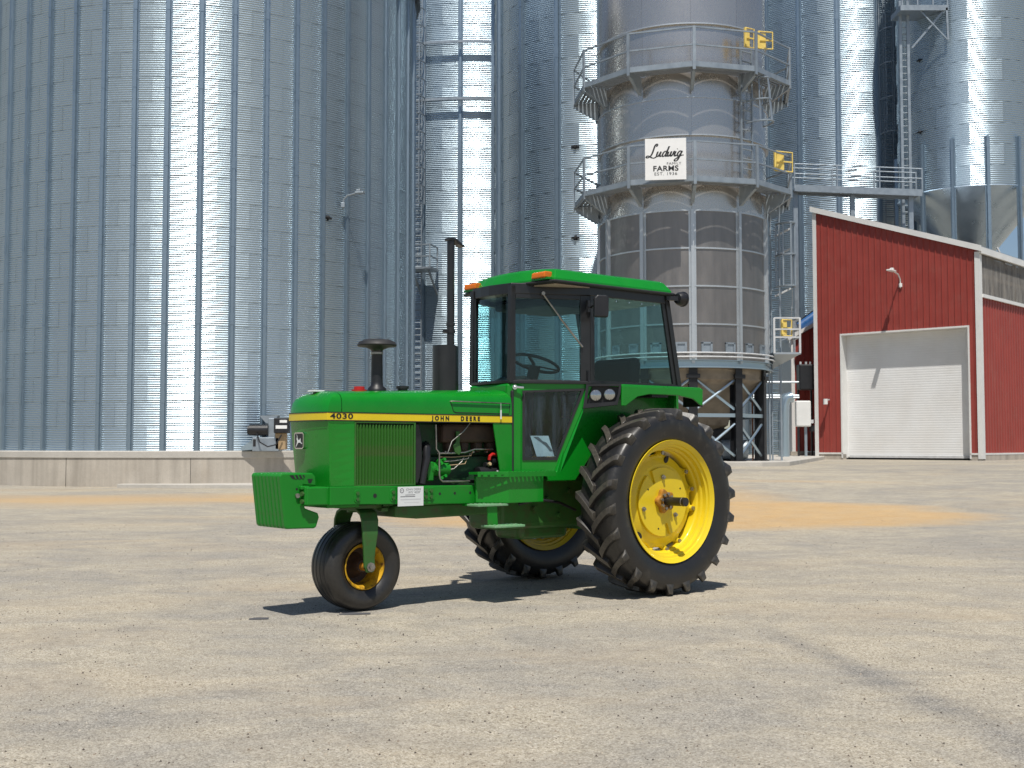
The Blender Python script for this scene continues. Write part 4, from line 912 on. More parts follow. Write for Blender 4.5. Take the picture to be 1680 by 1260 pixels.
P('front_casting', MB().prism([(3.065, .815), (3.065, .948), (2.70, .947), (2.70, .812)], lambda p, t_: (p[0], t_, p[1]), -.268, .268).lohi((2.6, -.24, .79), (2.88, .24, .93)), 'jd_green_cast', bev=.01)
P('weight_hook', MB().lohi((3.03, -.25, .93), (3.10, .25, .957)).lohi((3.055, .215, .82), (3.075, .262, .95)), 'jd_green_cast', bev=.006)
for z in (.90, .845): P('hook_bolt', MB().cyl((3.07, .24, z), (3.095, .245, z), .017, 8), 'green_worn')
wp = [(3.255, 1.03), (3.238, 1.047), (2.99, 1.048), (2.962, 1.025), (2.955, .953), (3.062, .962), (3.068, .93), (3.046, .795), (2.938, .757), (2.928, .727), (2.952, .655), (2.972, .648), (3.195, .652), (3.21, .668)]
wt = .44 / 8
wme = None
for k in range(8):
    yy = -.22 + wt * (k + .5)
    if wme is None:
        o = MB().prism(wp, lambda p, t_: (p[0], t_, p[1]), -wt * .445, wt * .445).build('suitcase_weight', M['jd_green_cast'], TRC, .009); o.location = (0, yy, 0); wme = o
    else:
        o = wme.copy(); COL.objects.link(o); o.location = (0, yy, 0)
    last = o
yw = wt * .445
P('hand_slot', MB().prism([(3.175, 1.035), (3.06, 1.035), (3.05, 1.022), (3.06, 1.006), (3.145, 1.006), (3.165, 1.02)], lambda p, t_: (p[0], t_, p[1]), yw - .004, yw + .0012), 'dark', last)
for x in (3.145, 3.115, 3.085): P('slot_rib', MB().prism([(x, 1.034), (x - .012, 1.034), (x - .026, 1.008), (x - .014, 1.008)], lambda p, t_: (p[0], t_, p[1]), yw, yw + .004), 'jd_green_cast', last, .001)
P('lifting_hole', MB().cyl((3.116, yw - .002, .935), (3.116, yw + .001, .935), .009, 10), 'dark', last); P('tie_bolt', MB().cyl((3.114, yw, .888), (3.114, yw + .016, .888), .017, 10), 'bare_steel', last, .003)
P('hook_notch', MB().prism([(3.03, 1.006), (2.985, 1.006), (3.0, .975), (3.02, .975)], lambda p, t_: (p[0], t_, p[1]), yw - .004, yw + .0012), 'dark', last)
# --- belly: oil pan, clutch housing, transmission, rear axle
P('oil_pan', MB().prism([(2.262, .70), (2.255, .79), (1.2, .79), (1.2, .69), (2.05, .68)], lambda p, t_: (p[0], t_, p[1]), -.2, .2), 'green_worn', bev=.015)
P('pan_flange', MB().lohi((2.24, -.19, .76), (2.42, .12, .79)).lohi((2.30, .1, .745), (2.36, .17, .775)), 'green_worn', bev=.006)
P('transmission_case', MB().lohi((.25, -.22, .55), (1.25, .22, 1.0)).lohi((.45, -.18, .46), (1.0, .18, .6)), 'green_worn', bev=.05, seg=3)
P('rear_axle_housing', MB().cyl((0, -.62, .785), (0, .62, .785), .12, 20).lohi((-.32, -.26, .52), (.32, .26, 1.02)), 'green_worn', bev=.03)
P('draft_arm', MB().cyl((.1, .28, .62), (.1, -.28, .62), .06, 12).lohi((-.45, .2, .55), (.1, .26, .63)), 'green_worn', bev=.01)
P('hydraulic_line', MB().tube([(1.05, .22, .76), (.9, .3, .80), (.7, .33, .77), (.5, .32, .7)], .012, 8), 'black_plastic')
for q in ((.9, .23, .72), (.75, .23, .8), (.62, .23, .66), (.95, .23, .86), (.5, .23, .86)): P('case_bolt', MB().cyl(q, (q[0], q[1] + .03, q[2]), .022, 8), 'green_worn')
# --- steps
sb = MB(); pl = [(1.41, .53), (1.043, .53), (1.043, .28), (1.56, .28), (1.58, .33)]
sb.prism(pl, lambda p, t_: (p[0], p[1], t_), .792, 1.005); bo = P('step_box', sb, G, bev=.006)
sp_ = MB(); sp_.prism([(1.612, .28), (1.612, .395), (1.44, .532), (.943, .532), (.943, .27)], lambda p, t_: (p[0], p[1], t_), 1.018, 1.036)
for k in range(12): x = .955 + k * .0425; sp_.lohi((x - .011, .530, 1.018), (x + .011, .562, 1.036))
for k in range(4): x = 1.46 + k * .042; sp_.bar((x, .532 - (x - 1.44) * .80, 1.027), (x + .018, .556 - (x - 1.44) * .80, 1.027), .02, .018)
so = P('step_plate', sp_, 'jd_green_cast', bo)
lp_ = MB(); lp_.prism([(1.617, .402), (1.438, .560), (.941, .560), (.941, .567), (1.441, .567), (1.622, .407)], lambda p, t_: (p[0], p[1], t_), 1.0, 1.040)
for k in range(13): x = .96 + k * .039; lp_.prism([(x - .013, 1.0395), (x + .013, 1.0395), (x + .006, 1.047), (x - .006, 1.047)], lambda p, t_: (p[0], t_, p[1]), .5605, .5665)
P('step_lip', lp_, 'jd_green_cast', bo, .001)
paint('step_worn', (.16, .34, .17), .0, .5, ((.32, .33, .28), 20, .5, .6))
def tread_plate(x0, x1, y0, y1, z, name):
    o = P(name, MB().lohi((x0, y0, z - .018), (x1, y1, z)), 'step_worn', bev=.004)
    for i in range(7):
        for j in range(3):
            P('grip_stud', MB().cyl((x0 + (x1 - x0) * (i + .5) / 7, y0 + (y1 - y0) * (j + .5) / 3, z - .002), (x0 + (x1 - x0) * (i + .5) / 7, y0 + (y1 - y0) * (j + .5) / 3, z + .004), .011, 6), 'step_worn', o)
    return o
st1 = tread_plate(1.40, 1.70, .37, .52, .79, 'upper_step'); st2 = tread_plate(1.295, 1.60, .42, .60, .625, 'lower_step')
P('step_hanger', MB().prism([(1.595, .775), (1.50, .775), (1.49, .61), (1.585, .61)], lambda p, t_: (p[0], t_, p[1]), .485, .50), 'jd_green_cast', st2, .003)
P('step_bracket', MB().lohi((1.45, .24, .77), (1.65, .40, .785)), 'jd_green_cast', st1)
P('reflector', MB().lohi((1.405, .30, .80), (1.45, .34, .85)), 'jd_yellow', bo)
# --- stacks and caps on the hood
mz = ztop(1.64) - .02
P('muffler', MB().cyl((1.64, 0, mz), (1.64, 0, 2.055), .106, 32), 'black_paint', bev=.008)
ex = P('exhaust_stack', MB().cyl((1.588, 0, 2.05), (1.588, 0, 2.925), .031, 20).cyl((1.588, 0, 2.225), (1.588, 0, 2.25), .036, 20), 'black_paint')
P('stack_clamp', MB().cyl((1.588, 0, 2.165), (1.588, 0, 2.19), .037, 20).lohi((1.60, -.012, 2.165), (1.66, .012, 2.19)), 'black_plastic', ex)
rc = MB(); rc.prism([(1.625, 2.925), (1.625, 2.945), (1.56, 2.947), (1.53, 2.93), (1.462, 2.885), (1.475, 2.88), (1.53, 2.90), (1.555, 2.925)], lambda p, t_: (p[0], t_, p[1]), -.036, .036); P('rain_cap', rc, 'black_paint', ex, .004)
ik = P('air_intake', MB().lathe([(.075, 1.67), (.072, 1.69), (.05, 1.71), (.046, 1.74), (.043, 1.97), (.045, 1.985), (.06, 2.0)], 24), 'black_plastic'); ik.location = (2.3, 0, 0)
MB().lathe([(.055, 1.995), (.10, 2.015), (.15, 2.018), (.155, 2.028), (.14, 2.052), (.10, 2.07), (.04, 2.075), (.0, 2.076)], 28).build('rain_bowl', M['soft_black'], ik)
MB().lathe([(.0445, 1.955), (.048, 1.957), (.048, 1.972), (.0445, 1.974)], 24).build('clamp_band', M['bare_steel'], ik)
P('radiator_cap', MB().cyl((2.46, 0, 1.655), (2.46, 0, 1.676), .06, 20).cyl((2.46, 0, 1.675), (2.46, 0, 1.70), .042, 16), 'red_cap', bev=.006)
P('fuel_cap', MB().cyl((2.06, 0, 1.67), (2.06, 0, 1.695), .04, 18).cyl((2.06, 0, 1.695), (2.06, 0, 1.715), .05, 18), 'black_plastic', bev=.006)
P('nose_tape', MB().lohi((2.77, -.09, 1.648), (2.86, .01, 1.662)), 'paper', bev=.003)
# --- paper notice on the rail
nt = P('paper_notice', MB().lohi((2.073, .3085, .788), (2.308, .3115, .935)), 'paper')
NF = lambda x, z: frame((x, .3118, z), (-1, 0, 0), (0, 0, 1))
text('JOHN DEERE', .023, 'notice_print', M['print_grey'], nt, NF(2.165, .913), sx=1.05, extrude=.0002)
text('1975 "4030"', .023, 'notice_print', M['print_grey'], nt, NF(2.16, .890), sx=1.05, extrude=.0002)
for z, x0, x1, h in ((.872, 2.24, 2.15, .005), (.860, 2.285, 2.15, .006), (.838, 2.285, 2.10, .009), (.815, 2.25, 2.11, .004)): P('notice_rule', MB().lohi((x1, .3114, z - h / 2), (x0, .3119, z + h / 2)), 'print_grey' if z > .85 else 'plastic_grey', nt)
P('notice_mark', MB().lathe([(.013, 0), (.016, .0004), (.019, 0)], 16, frame((2.272, .3116, .905), (-1, 0, 0), (0, 0, 1))), 'print_grey', nt); P('notice_mark', MB().prism([(2.28, .908), (2.264, .905), (2.28, .902)], lambda p, t_: (p[0], t_, p[1]), .3116, .312), 'print_grey', nt)
# --- wheels
WM = Matrix.Rotation(-pi / 2, 4, 'X')            # lathe axis -> +y
def rear_wheel(y, s):
    R0 = .742; W_ = .2
    prof = [(.492, -.155), (.515, -.165), (.56, -.188), (.62, -.2), (.675, -.197), (.712, -.185), (.732, -.165), (.742, -.12), (.747, 0), (.742, .12), (.732, .165), (.712, .185), (.675, .197), (.62, .2), (.56, .188), (.515, .165), (.492, .155)]
    rim = MB().lathe([(.43, -.02), (.435, -.09), (.465, -.10), (.47, -.14), (.488, -.15), (.508, -.166), (.51, -.178), (.495, -.18), (.478, -.165), (.462, -.15), (.455, -.115), (.425, -.10), (.42, -.02), (.42, .045), (.428, .06), (.438, .064), (.441, .095), (.452, .10), (.456, .135), (.474, .142), (.478, .158), (.495, .168), (.512, .182), (.514, .176), (.505, .165), (.488, .15), (.47, .14), (.465, .10), (.435, .09), (.43, -.02)], 72, WM).build('rear_wheel_rim', M['wheel_yellow'], TRC, fix=True)
    rim.location = (0, y, .781)
    tb = MB().lathe(prof, 92, WM)
    NL = 22
    for side in (1, -1):
        for k in range(NL):
            ph_ = 2 * pi * (k + (.5 if side < 0 else 0)) / NL
            rows_ = []; n = 12
            for i in range(n + 1):
                t_ = i / n; yy = side * (-.018 + .226 * min(1, t_ / .93))
                a = ph_ + .235 * (1 - (1 - t_) ** 1.5)
                rt_ = .780 - .006 * t_ * t_ if t_ < .9 else (.760 if t_ < .95 else .71)
                w0 = (.024 + .008 * (1 - t_)) / .76; w1 = (.040 + .010 * t_) / .76
                rb_ = .730 if t_ < .7 else .730 - (t_ - .7) * .16
                yb = yy if t_ < .85 else side * min(abs(yy), .192)
                rows_.append([(a - w1, rb_, yb), (a - w0, rt_, yy), (a + w0, rt_, yy), (a + w1, rb_, yb)])
            vs = [Vector((r * cos(-a), r * sin(-a) * -1, 0)) + Vector((0, 0, 0)) for row in rows_ for a, r, q in row]
            vs = []
            for row in rows_:
                for a, r, q in row: vs.append((r * cos(a), q, r * sin(a)))
            fs = [(i * 4 + j, i * 4 + j + 1, (i + 1) * 4 + j + 1, (i + 1) * 4 + j) for i in range(n) for j in range(3)] + [(0, 1, 2, 3), (n * 4 + 3, n * 4 + 2, n * 4 + 1, n * 4)]
            tb.add(vs, fs)
    ty = tb.build('tyre', M['rubber'], rim)
    bv = ty.modifiers.new('bevel', 'BEVEL'); bv.width = .004; bv.segments = 1; bv.limit_method = 'ANGLE'; bv.angle_limit = radians(50)
    # dished disc with clamp ears; s = +1 outer side faces +y
    db = MB(); n = 96; r_out = []
    bolts = [(-.018, .404), (.156, .393), (-.31, .24), (-.38, .091), (-.396, -.075), (-.224, -.347), (-.065, -.41), (.102, -.417), (.34, -.22), (.385, .05), (.36, .19)]
    bang = [atan2(zz, xx) for xx, zz in bolts]
    for k in range(n):
        a = 2 * pi * k / n; d = min(abs((a - q + pi) % (2 * pi) - pi) for q in bang); r_out.append(.392 + .036 * max(0, 1 - d / .11))
    rings = [(lambda k: r_out[k], .0), (lambda k: r_out[k] - .012, .012), (lambda k: .36, .018), (lambda k: .31, .040), (lambda k: .10, .045)]
    vs = []
    for fr__, yy in rings: vs += [(fr__(k) * cos(2 * pi * k / n), s * yy, fr__(k) * sin(2 * pi * k / n)) for k in range(n)]
    for fr__, yy in rings[::-1]: vs += [(fr__(k) * cos(2 * pi * k / n), s * (yy - .022), fr__(k) * sin(2 * pi * k / n)) for k in range(n)]
    m = len(rings) * 2
    db.add(vs, [(i * n + k, i * n + (k + 1) % n, ((i + 1) % m) * n + (k + 1) % n, ((i + 1) % m) * n + k) for i in range(m) for k in range(n)])
    db.build('wheel_disc', M['wheel_yellow'], rim)
    for xx, zz in bolts:
        MB().cyl((xx, -s * .01, zz), (xx, s * .035, zz), .030, 10, .022).build('clamp_boss', M['wheel_yellow'], rim); MB().cyl((xx, s * .03, zz), (xx, s * .05, zz), .018, 6).build('clamp_nut', M['bare_steel'], rim)
    for xx, zz, a in ((.365, .10, 1.4), (.256, -.277, .8), (-.075, .345, 2.2)):
        MB().prism([(.036 * cos(q), .02 * sin(q)) for q in [2 * pi * k / 12 for k in range(12)]], lambda p, t_: (xx + p[0] * cos(a) - p[1] * sin(a), s * (t_), zz + p[0] * sin(a) + p[1] * cos(a)), .02, .0345).build('disc_hole', M['dark'], rim)
    ip = MB(); pts = []
    for k in range(120):
        a = 2 * pi * k / 120; r = .29
        for c0 in (.98, 4.52):
            d = abs((a - c0 + pi) % (2 * pi) - pi)
            if d < .075: r = .185
        pts.append((r * cos(a), r * sin(a)))
    ip.prism(pts, lambda p, t_: (p[0], s * t_, p[1] - .008), .040, .062); ip.build('inner_plate', M['wheel_yellow'], rim, .004)
    for xx, zz in ((.005, .20), (.24, -.06), (-.14, -.12)): MB().cyl((xx, s * .06, zz), (xx, s * .075, zz), .02, 10).cyl((xx, s * .07, zz), (xx, s * .09, zz), .012, 6).build('plate_bolt', M['bare_steel'], rim)
    for xx, zz in ((.18, .10), (-.21, .10), (.06, -.23)): MB().cyl((xx, s * .061, zz), (xx, s * .0635, zz), .008, 8).build('plate_hole', M['dark'], rim)
    hb = MB(); pts = [((.092 + .014 * cos(5 * a)) * cos(a), (.092 + .014 * cos(5 * a)) * sin(a)) for a in [2 * pi * k / 40 for k in range(40)]]
    hb.prism(pts, lambda p, t_: (p[0], s * t_, p[1]), .03, .10); hb.build('hub', M['hub_rust'], rim, .01)
    for k in range(8):
        a = 2 * pi * k / 8 + .2; MB().cyl((.062 * cos(a), s * .095, .062 * sin(a)), (.062 * cos(a), s * .118, .062 * sin(a)), .014, 6).build('hub_bolt', M['bare_steel'], rim)
    if s > 0:
        MB().cyl((0, s * .02, 0), (0, s * .318, 0), .0365, 24).build('axle_stub', M['black_paint'], rim, .004); MB().lathe([(.0375, s * .285), (.039, s * .287), (.0375, s * .292)], 24, WM).build('axle_ring', M['bare_steel'], rim)
    return rim
rear_wheel(.80, 1); rear_wheel(-.80, 1)
# front wheel and fork
fx, fr0 = 2.477, .334
fprof = [(.165, -.105), (.18, -.118), (.205, -.142), (.25, -.156), (.29, -.15), (.315, -.13), (.327, -.1), (.329, -.085), (.325, -.08), (.325, -.074), (.331, -.068), (.333, -.035), (.328, -.03), (.328, -.024), (.334, -.018), (.334, .018), (.328, .024), (.328, .03), (.333, .035), (.331, .068), (.325, .074), (.325, .08), (.329, .085), (.327, .1), (.315, .13), (.29, .15), (.25, .156), (.205, .142), (.18, .118), (.165, .105)]
fw = MB().lathe([(.14, -.05), (.145, -.09), (.16, -.105), (.17, -.118), (.174, -.122), (.172, -.11), (.15, -.06), (.148, .06), (.172, .11), (.176, .124), (.168, .128), (.158, .112), (.145, .09), (.14, -.04), (.14, -.05)], 56, WM).build('front_wheel_rim', M['rust_yellow'], TRC)
MB().lathe([(.142, -.035), (.10, -.045), (.075, -.02), (.05, .02), (.045, .09), (.001, .092)], 40, WM).build('wheel_dish', M['manifold'], fw)
fw.location = (fx, 0, fr0); MB().lathe(fprof, 72, WM).build('tyre', M['front_rubber'], fw)
MB().cyl((0, -.13, 0), (0, .19, 0), .032, 16).build('hub', M['hub_rust'], fw)
for s in (1, -1):
    arm = MB(); path = [(2.477, .0, .765, .075), (2.478, .10, .765, .075), (2.479, .165, .735, .074), (2.482, .195, .68, .072), (2.488, .205, .58, .066), (2.494, .208, .47, .052), (2.496, .208, .40, .046), (2.494, .208, .34, .046), (2.49, .208, .298, .03)]
    secs = []
    for i, (x, y, z, w) in enumerate(path):
        a = path[max(0, i - 1)]; c = path[min(len(path) - 1, i + 1)]; d = Vector((0, c[1] - a[1], c[2] - a[2])).normalized(); nrm = Vector((0, -d.z, d.y)); th_ = .012
        p = Vector((x, y, z)); secs.append([p + Vector((w, 0, 0)) + nrm * th_, p - Vector((w, 0, 0)) + nrm * th_, p - Vector((w, 0, 0)) - nrm * th_, p + Vector((w, 0, 0)) - nrm * th_])
    vs = [Vector((v.x, v.y * s, v.z)) for sct in secs for v in sct]; n = len(secs)
    arm.add(vs, [(i * 4 + k, i * 4 + (k + 1) % 4, (i + 1) * 4 + (k + 1) % 4, (i + 1) * 4 + k) for i in range(n - 1) for k in range(4)] + [(0, 1, 2, 3), (n * 4 - 1, n * 4 - 2, n * 4 - 3, n * 4 - 4)])
    fk = P('wheel_fork', arm, 'green_worn', bev=.006)
    P('axle_nut', MB().cyl((2.49, s * .205, .338), (2.49, s * .232, .338), .036, 8).cyl((2.49, s * .23, .338), (2.49, s * .245, .338), .018, 8), 'bare_steel', fk, .003)
P('steering_spindle', MB().cyl((2.477, 0, .74), (2.477, 0, .83), .075, 20).cyl((2.477, 0, .775), (2.477, 0, .80), .2, 28), 'green_worn', bev=.006)
P('steering_stop', MB().lohi((2.62, -.2, .785), (2.72, .2, .80)).lohi((2.24, .03, .785), (2.34, .16, .80)), 'green_worn', bev=.004)
# --- cab
Fp, Bp = Vector((1.15, .25)), Vector((.54, .55)); e = Bp - Fp
def dp(t_, z, off=0, s=1):
    n = Vector((-e.y, e.x)).normalized(); n = n if n.y > 0 else -n
    q = Fp + e * t_ + n * off; return Vector((q.x, q.y * s, z))
GZ0, GZ1 = 1.787, 2.475
for s in (1, -1):
    # door: sash bars on the door plane
    ds = MB()
    for t0, t1, z0, z1 in ((-.03, .05, 1.765, 2.57), (.87, 1.0, 1.765, 2.57), (.05, .87, 1.765, 1.79), (.05, .87, 2.465, 2.57)):
        ds.add([dp(t0, z0, .012, s), dp(t1, z0, .012, s), dp(t1, z1, .012, s), dp(t0, z1, .012, s), dp(t0, z0, -.025, s), dp(t1, z0, -.025, s), dp(t1, z1, -.025, s), dp(t0, z1, -.025, s)], [(0, 1, 2, 3), (7, 6, 5, 4), (0, 4, 5, 1), (1, 5, 6, 2), (2, 6, 7, 3), (3, 7, 4, 0)])
    door = P('cab_door', ds, 'black_paint', bev=.004)
    gp = MB(); gp.add([dp(.03, 1.78, .002, s), dp(.89, 1.78, .002, s), dp(.89, 2.48, .002, s), dp(.03, 2.48, .002, s), dp(.03, 1.78, -.003, s), dp(.89, 1.78, -.003, s), dp(.89, 2.48, -.003, s), dp(.03, 2.48, -.003, s)], [(0, 1, 2, 3), (7, 6, 5, 4), (0, 4, 5, 1), (1, 5, 6, 2), (2, 6, 7, 3), (3, 7, 4, 0)])
    P('door_glass', gp, 'cab_glass', door)
    # lower green door panel with its window
    out_ = [(-.0, 1.767), (1.03, 1.767), (.56, 1.03), (.075, 1.03), (.04, 1.2)]; inn = [(.135, 1.70), (.925, 1.722), (.565, 1.125), (.135, 1.125), (.135, 1.25)]
    lp_ = MB()
    for off0, rev in ((.004, 0), (-.02, 1)):
        vs = [dp(t_, z, off0, s) for t_, z in out_] + [dp(t_, z, off0, s) for t_, z in inn]
        lp_.add(vs, [(i, (i + 1) % 5, 5 + (i + 1) % 5, 5 + i) for i in range(5)])
    for ring_ in (out_, inn):
        vs = [dp(t_, z, .004, s) for t_, z in ring_] + [dp(t_, z, -.02, s) for t_, z in ring_]; lp_.add(vs, [(i, (i + 1) % 5, 5 + (i + 1) % 5, 5 + i) for i in range(5)])
    lo_ = P('lower_door_panel', lp_, G, door)
    def shrink(p, f=.93): cx__, cz__ = .42, 1.42; return (cx__ + (p[0] - cx__) * f, cz__ + (p[1] - cz__) * f)
    sl_ = MB(); q4 = inn[:4]; i4 = [(.165, 1.682), (.882, 1.702), (.552, 1.15), (.165, 1.15)]
    for off0 in (.012, -.0195):
        vs = [dp(t_, z, off0, s) for t_, z in q4] + [dp(t_, z, off0, s) for t_, z in i4]; sl_.add(vs, [(i, (i + 1) % 4, 4 + (i + 1) % 4, 4 + i) for i in range(4)])
    for ring_ in (q4, i4):
        vs = [dp(t_, z, .012, s) for t_, z in ring_] + [dp(t_, z, -.0195, s) for t_, z in ring_]; sl_.add(vs, [(i, (i + 1) % 4, 4 + (i + 1) % 4, 4 + i) for i in range(4)])
    P('window_seal', sl_, 'soft_black', door)
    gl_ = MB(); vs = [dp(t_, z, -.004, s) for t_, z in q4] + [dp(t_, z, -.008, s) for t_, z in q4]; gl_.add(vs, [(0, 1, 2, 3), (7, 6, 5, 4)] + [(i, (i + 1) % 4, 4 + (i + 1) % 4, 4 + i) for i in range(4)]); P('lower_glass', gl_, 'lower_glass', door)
    for za, zb in ((2.36, 2.46), (1.78, 1.87)): P('hinge', MB().bar(dp(.965, za, .02, s), dp(.965, zb, .02, s), .025, .025), 'black_plastic', door)
    if s > 0:
        P('door_handle', MB().cyl(dp(.03, 1.725, .0), dp(.03, 1.725, .045), .020, 14).bar(dp(.01, 1.727, .045), dp(.14, 1.722, .045), .014, .02), 'chrome', door, .004)
        wa = MB(); wa.tube([dp(.385, 2.505, .03), dp(.62, 2.295, .03), dp(.89, 2.068, .03)], .007, 6); wa.tube([dp(.60, 2.31, .024), dp(.89, 2.068, .024)], .009, 6); wa.cyl(dp(.385, 2.505, .01), dp(.385, 2.505, .05), .016, 10); P('wiper', wa, 'bare_steel', door)
    # side window frame and glass
    y0, y1 = s * .545, s * .565
    def sv_(x, z, y): return Vector((x, y, z))
    fo = [(.55, 1.765), (-.53, 1.765), (-.37, 2.57), (.55, 2.57)]; fi = [(.505, 1.79), (-.455, 1.79), (-.315, 2.505), (.505, 2.505)]
    sf = MB()
    for y in (y0, y1): sf.add([sv_(x, z, y) for x, z in fo + fi], [(i, (i + 1) % 4, 4 + (i + 1) % 4, 4 + i) for i in range(4)])
    for r_ in (fo, fi): sf.add([sv_(x, z, y0) for x, z in r_] + [sv_(x, z, y1) for x, z in r_], [(i, (i + 1) % 4, 4 + (i + 1) % 4, 4 + i) for i in range(4)])
    sfo = P('side_window_frame', sf, 'black_paint', bev=.003)
    gw = MB(); gw.prism(fi, lambda p, t_: (p[0], t_, p[1]), s * .552, s * .557); P('side_glass', gw, 'cab_glass', sfo)
    for k in range(5): P('glass_screw', MB().cyl((.40 - k * .155, s * .557, 2.478), (.40 - k * .155, s * .563, 2.478), .006, 6), 'chrome', sfo)
    P('inner_fender', MB().prism([(.83, 1.03), (.93, 1.03), (.93, .955), (.62, .955), (.45, 1.15), (-.65, 1.15), (-.65, 1.75), (.55, 1.75)], lambda p, t_: (p[0], t_, p[1]), s * .42, s * .45), G, bev=.006)
    dpl = MB(); q8 = [dp(.565, 1.03, .002, s), dp(1.035, 1.757, .002, s), Vector((.50, s * .452, 1.757)), Vector((.79, s * .452, 1.03))]
    dpl.add(q8 + [v + Vector((0, -s * .012, 0)) for v in q8], [(0, 1, 2, 3), (7, 6, 5, 4), (0, 4, 5, 1), (1, 5, 6, 2), (2, 6, 7, 3), (3, 7, 4, 0)]); P('door_pillar', dpl, G)
    # fender
    fy0, fy1 = s * .52, s * .755
    fe = MB(); fe.prism([(.49, .535), (.37, .745), (.35, .755), (-.60, .755), (-.635, .735), (-.64, .52)], lambda p, t_: (p[0], s * p[1], t_), 1.735, 1.757)
    feo = P('fender', fe, G, bev=.008)
    sk = MB(); sk.prism([(.375, 1.745), (.375, 1.575), (.33, 1.575), (.19, 1.655), (.05, 1.68), (-.30, 1.68), (-.50, 1.655), (-.60, 1.60), (-.628, 1.60), (-.632, 1.745)], lambda p, t_: (p[0], t_, p[1]), s * .742, s * .757); P('fender_skirt', sk, G, feo, .006)
    P('fender_rear', MB().lohi((-.645, min(fy0, s * .74), 1.59), (-.63, max(fy0, s * .74), 1.75)), 'soft_black', feo)
    P('fender_brace', MB().lohi((-.2, min(s * .53, s * .74), 1.66), (.0, max(s * .53, s * .74), 1.69)), 'soft_black', feo)
    # headlight box
    h0, h1 = Vector((.585, .548)), Vector((.375, .752)); he = h1 - h0; hn = Vector((-he.y, he.x)).normalized(); hn = hn if hn.x > 0 else -hn
    def hp(t_, z, off): q = h0 + he * t_ + hn * off; return Vector((q.x, q.y * s, z))
    hb = MB(); o4 = [(-.0, 1.757), (1.0, 1.757), (.97, 1.68), (.88, 1.585), (-.10, 1.555)]; i4 = [(.06, 1.74), (.93, 1.74), (.9, 1.68), (.83, 1.612), (.02, 1.595)]
    m5 = 5
    vs = [hp(t_, z, .012) for t_, z in o4] + [hp(t_, z, .012) for t_, z in i4]; hb.add(vs, [(i, (i + 1) % m5, m5 + (i + 1) % m5, m5 + i) for i in range(m5)])
    vs = [hp(t_, z, .012) for t_, z in o4] + [hp(t_, z, -.09) for t_, z in o4]; hb.add(vs, [(i, (i + 1) % m5, m5 + (i + 1) % m5, m5 + i) for i in range(m5)])
    vs = [hp(t_, z, .012) for t_, z in i4] + [hp(t_, z, -.04) for t_, z in i4]; hb.add(vs, [(i, (i + 1) % m5, m5 + (i + 1) % m5, m5 + i) for i in range(m5)])
    hb.add([hp(t_, z, -.04) for t_, z in i4], [tuple(range(m5))]); hbo = P('headlight_housing', hb, 'black_plastic', feo)
    for t_, z in ((.27, 1.664), (.66, 1.670)):
        q = hp(t_, z, -.04); d = Vector((hn.x, hn.y * s, 0))
        P('headlight', MB().cyl(q, q + d * .045, .052, 24, .050), 'black_paint', feo)
        mm = d.to_track_quat('Z', 'Y').to_matrix().to_4x4(); mm.translation = q + d * .042
        P('headlight_lens', MB().lathe([(.046, 0), (.044, .008), (.030, .014), (.0, .017)], 24, mm), 'lens', feo)
# windscreen and front posts
ws = MB(); wsp = [(1.15 + .05 * (1 - (y / .25) ** 2), y) for y in [-.25 + .5 * k / 8 for k in range(9)]]
vs = []
for x, y in wsp: vs += [(x, y, 1.785), (x - .015, y, 2.48)]
for x, y in wsp[::-1]: vs += [(x - .005, y, 1.785), (x - .02, y, 2.48)]
n = len(vs) // 2; ws.add(vs, [(2 * i, 2 * ((i + 1) % n), 2 * ((i + 1) % n) + 1, 2 * i + 1) for i in range(n)], False); wso = P('windscreen', ws, 'cab_glass')
for s in (1, -1): P('front_post', MB().bar((1.16, s * .255, 1.76), (1.15, s * .255, 2.57), .045, .05), 'black_paint', bev=.006)
sill = [(1.21, 0), (1.205, .12), (1.185, .26), (.56, .575), (-.53, .575), (-.53, -.575), (.56, -.575), (1.185, -.26), (1.205, -.12)]
P('cab_sill', MB().prism(sill, lambda p, t_: (p[0] if p[0] < 1.19 else p[0], p[1], t_), 1.757, 1.7815), 'black_paint', bev=.004)
hdr = [(1.19, 0), (1.18, .12), (1.16, .26), (.56, .572), (-.38, .572), (-.38, -.572), (.56, -.572), (1.16, -.26), (1.18, -.12)]
P('cab_header', MB().prism(hdr, lambda p, t_: (p[0], p[1], t_), 2.50, 2.59), 'black_paint', bev=.006)
P('cowl', MB().prism([(1.20, .255), (1.07, .30), (1.07, -.30), (1.20, -.255)], lambda p, t_: (p[0], p[1], t_), 1.0, 1.757), G, bev=.02)
P('cowl_gasket', MB().prism([(1.172, .286), (1.15, .29), (1.15, -.29), (1.172, -.286)], lambda p, t_: (p[0], p[1], t_), 1.03, 1.70), 'soft_black', bev=.02)
P('cab_floor', MB().prism([(1.1, .22), (.7, .42), (-.5, .5), (-.5, -.5), (.7, -.42), (1.1, -.22)], lambda p, t_: (p[0], p[1], t_), 1.02, 1.06), 'soft_black')
rf = MB()
for y in (-.55, .55): pass
rw = [(-.53, -.55, 1.765), (-.53, .55, 1.765), (-.37, .55, 2.57), (-.37, -.55, 2.57)]
b = MB(); 
for a, c in ((0, 1), (1, 2), (2, 3), (3, 0)): b.bar(rw[a], rw[c], .05)
rwo = P('rear_window_frame', b, 'black_paint'); b = MB(); b.add([Vector(q) for q in rw] + [Vector(q) + Vector((.005, 0, 0)) for q in rw], [(0, 1, 2, 3), (7, 6, 5, 4), (0, 4, 5, 1), (1, 5, 6, 2), (2, 6, 7, 3), (3, 7, 4, 0)]); P('rear_glass', b, 'cab_glass', rwo)
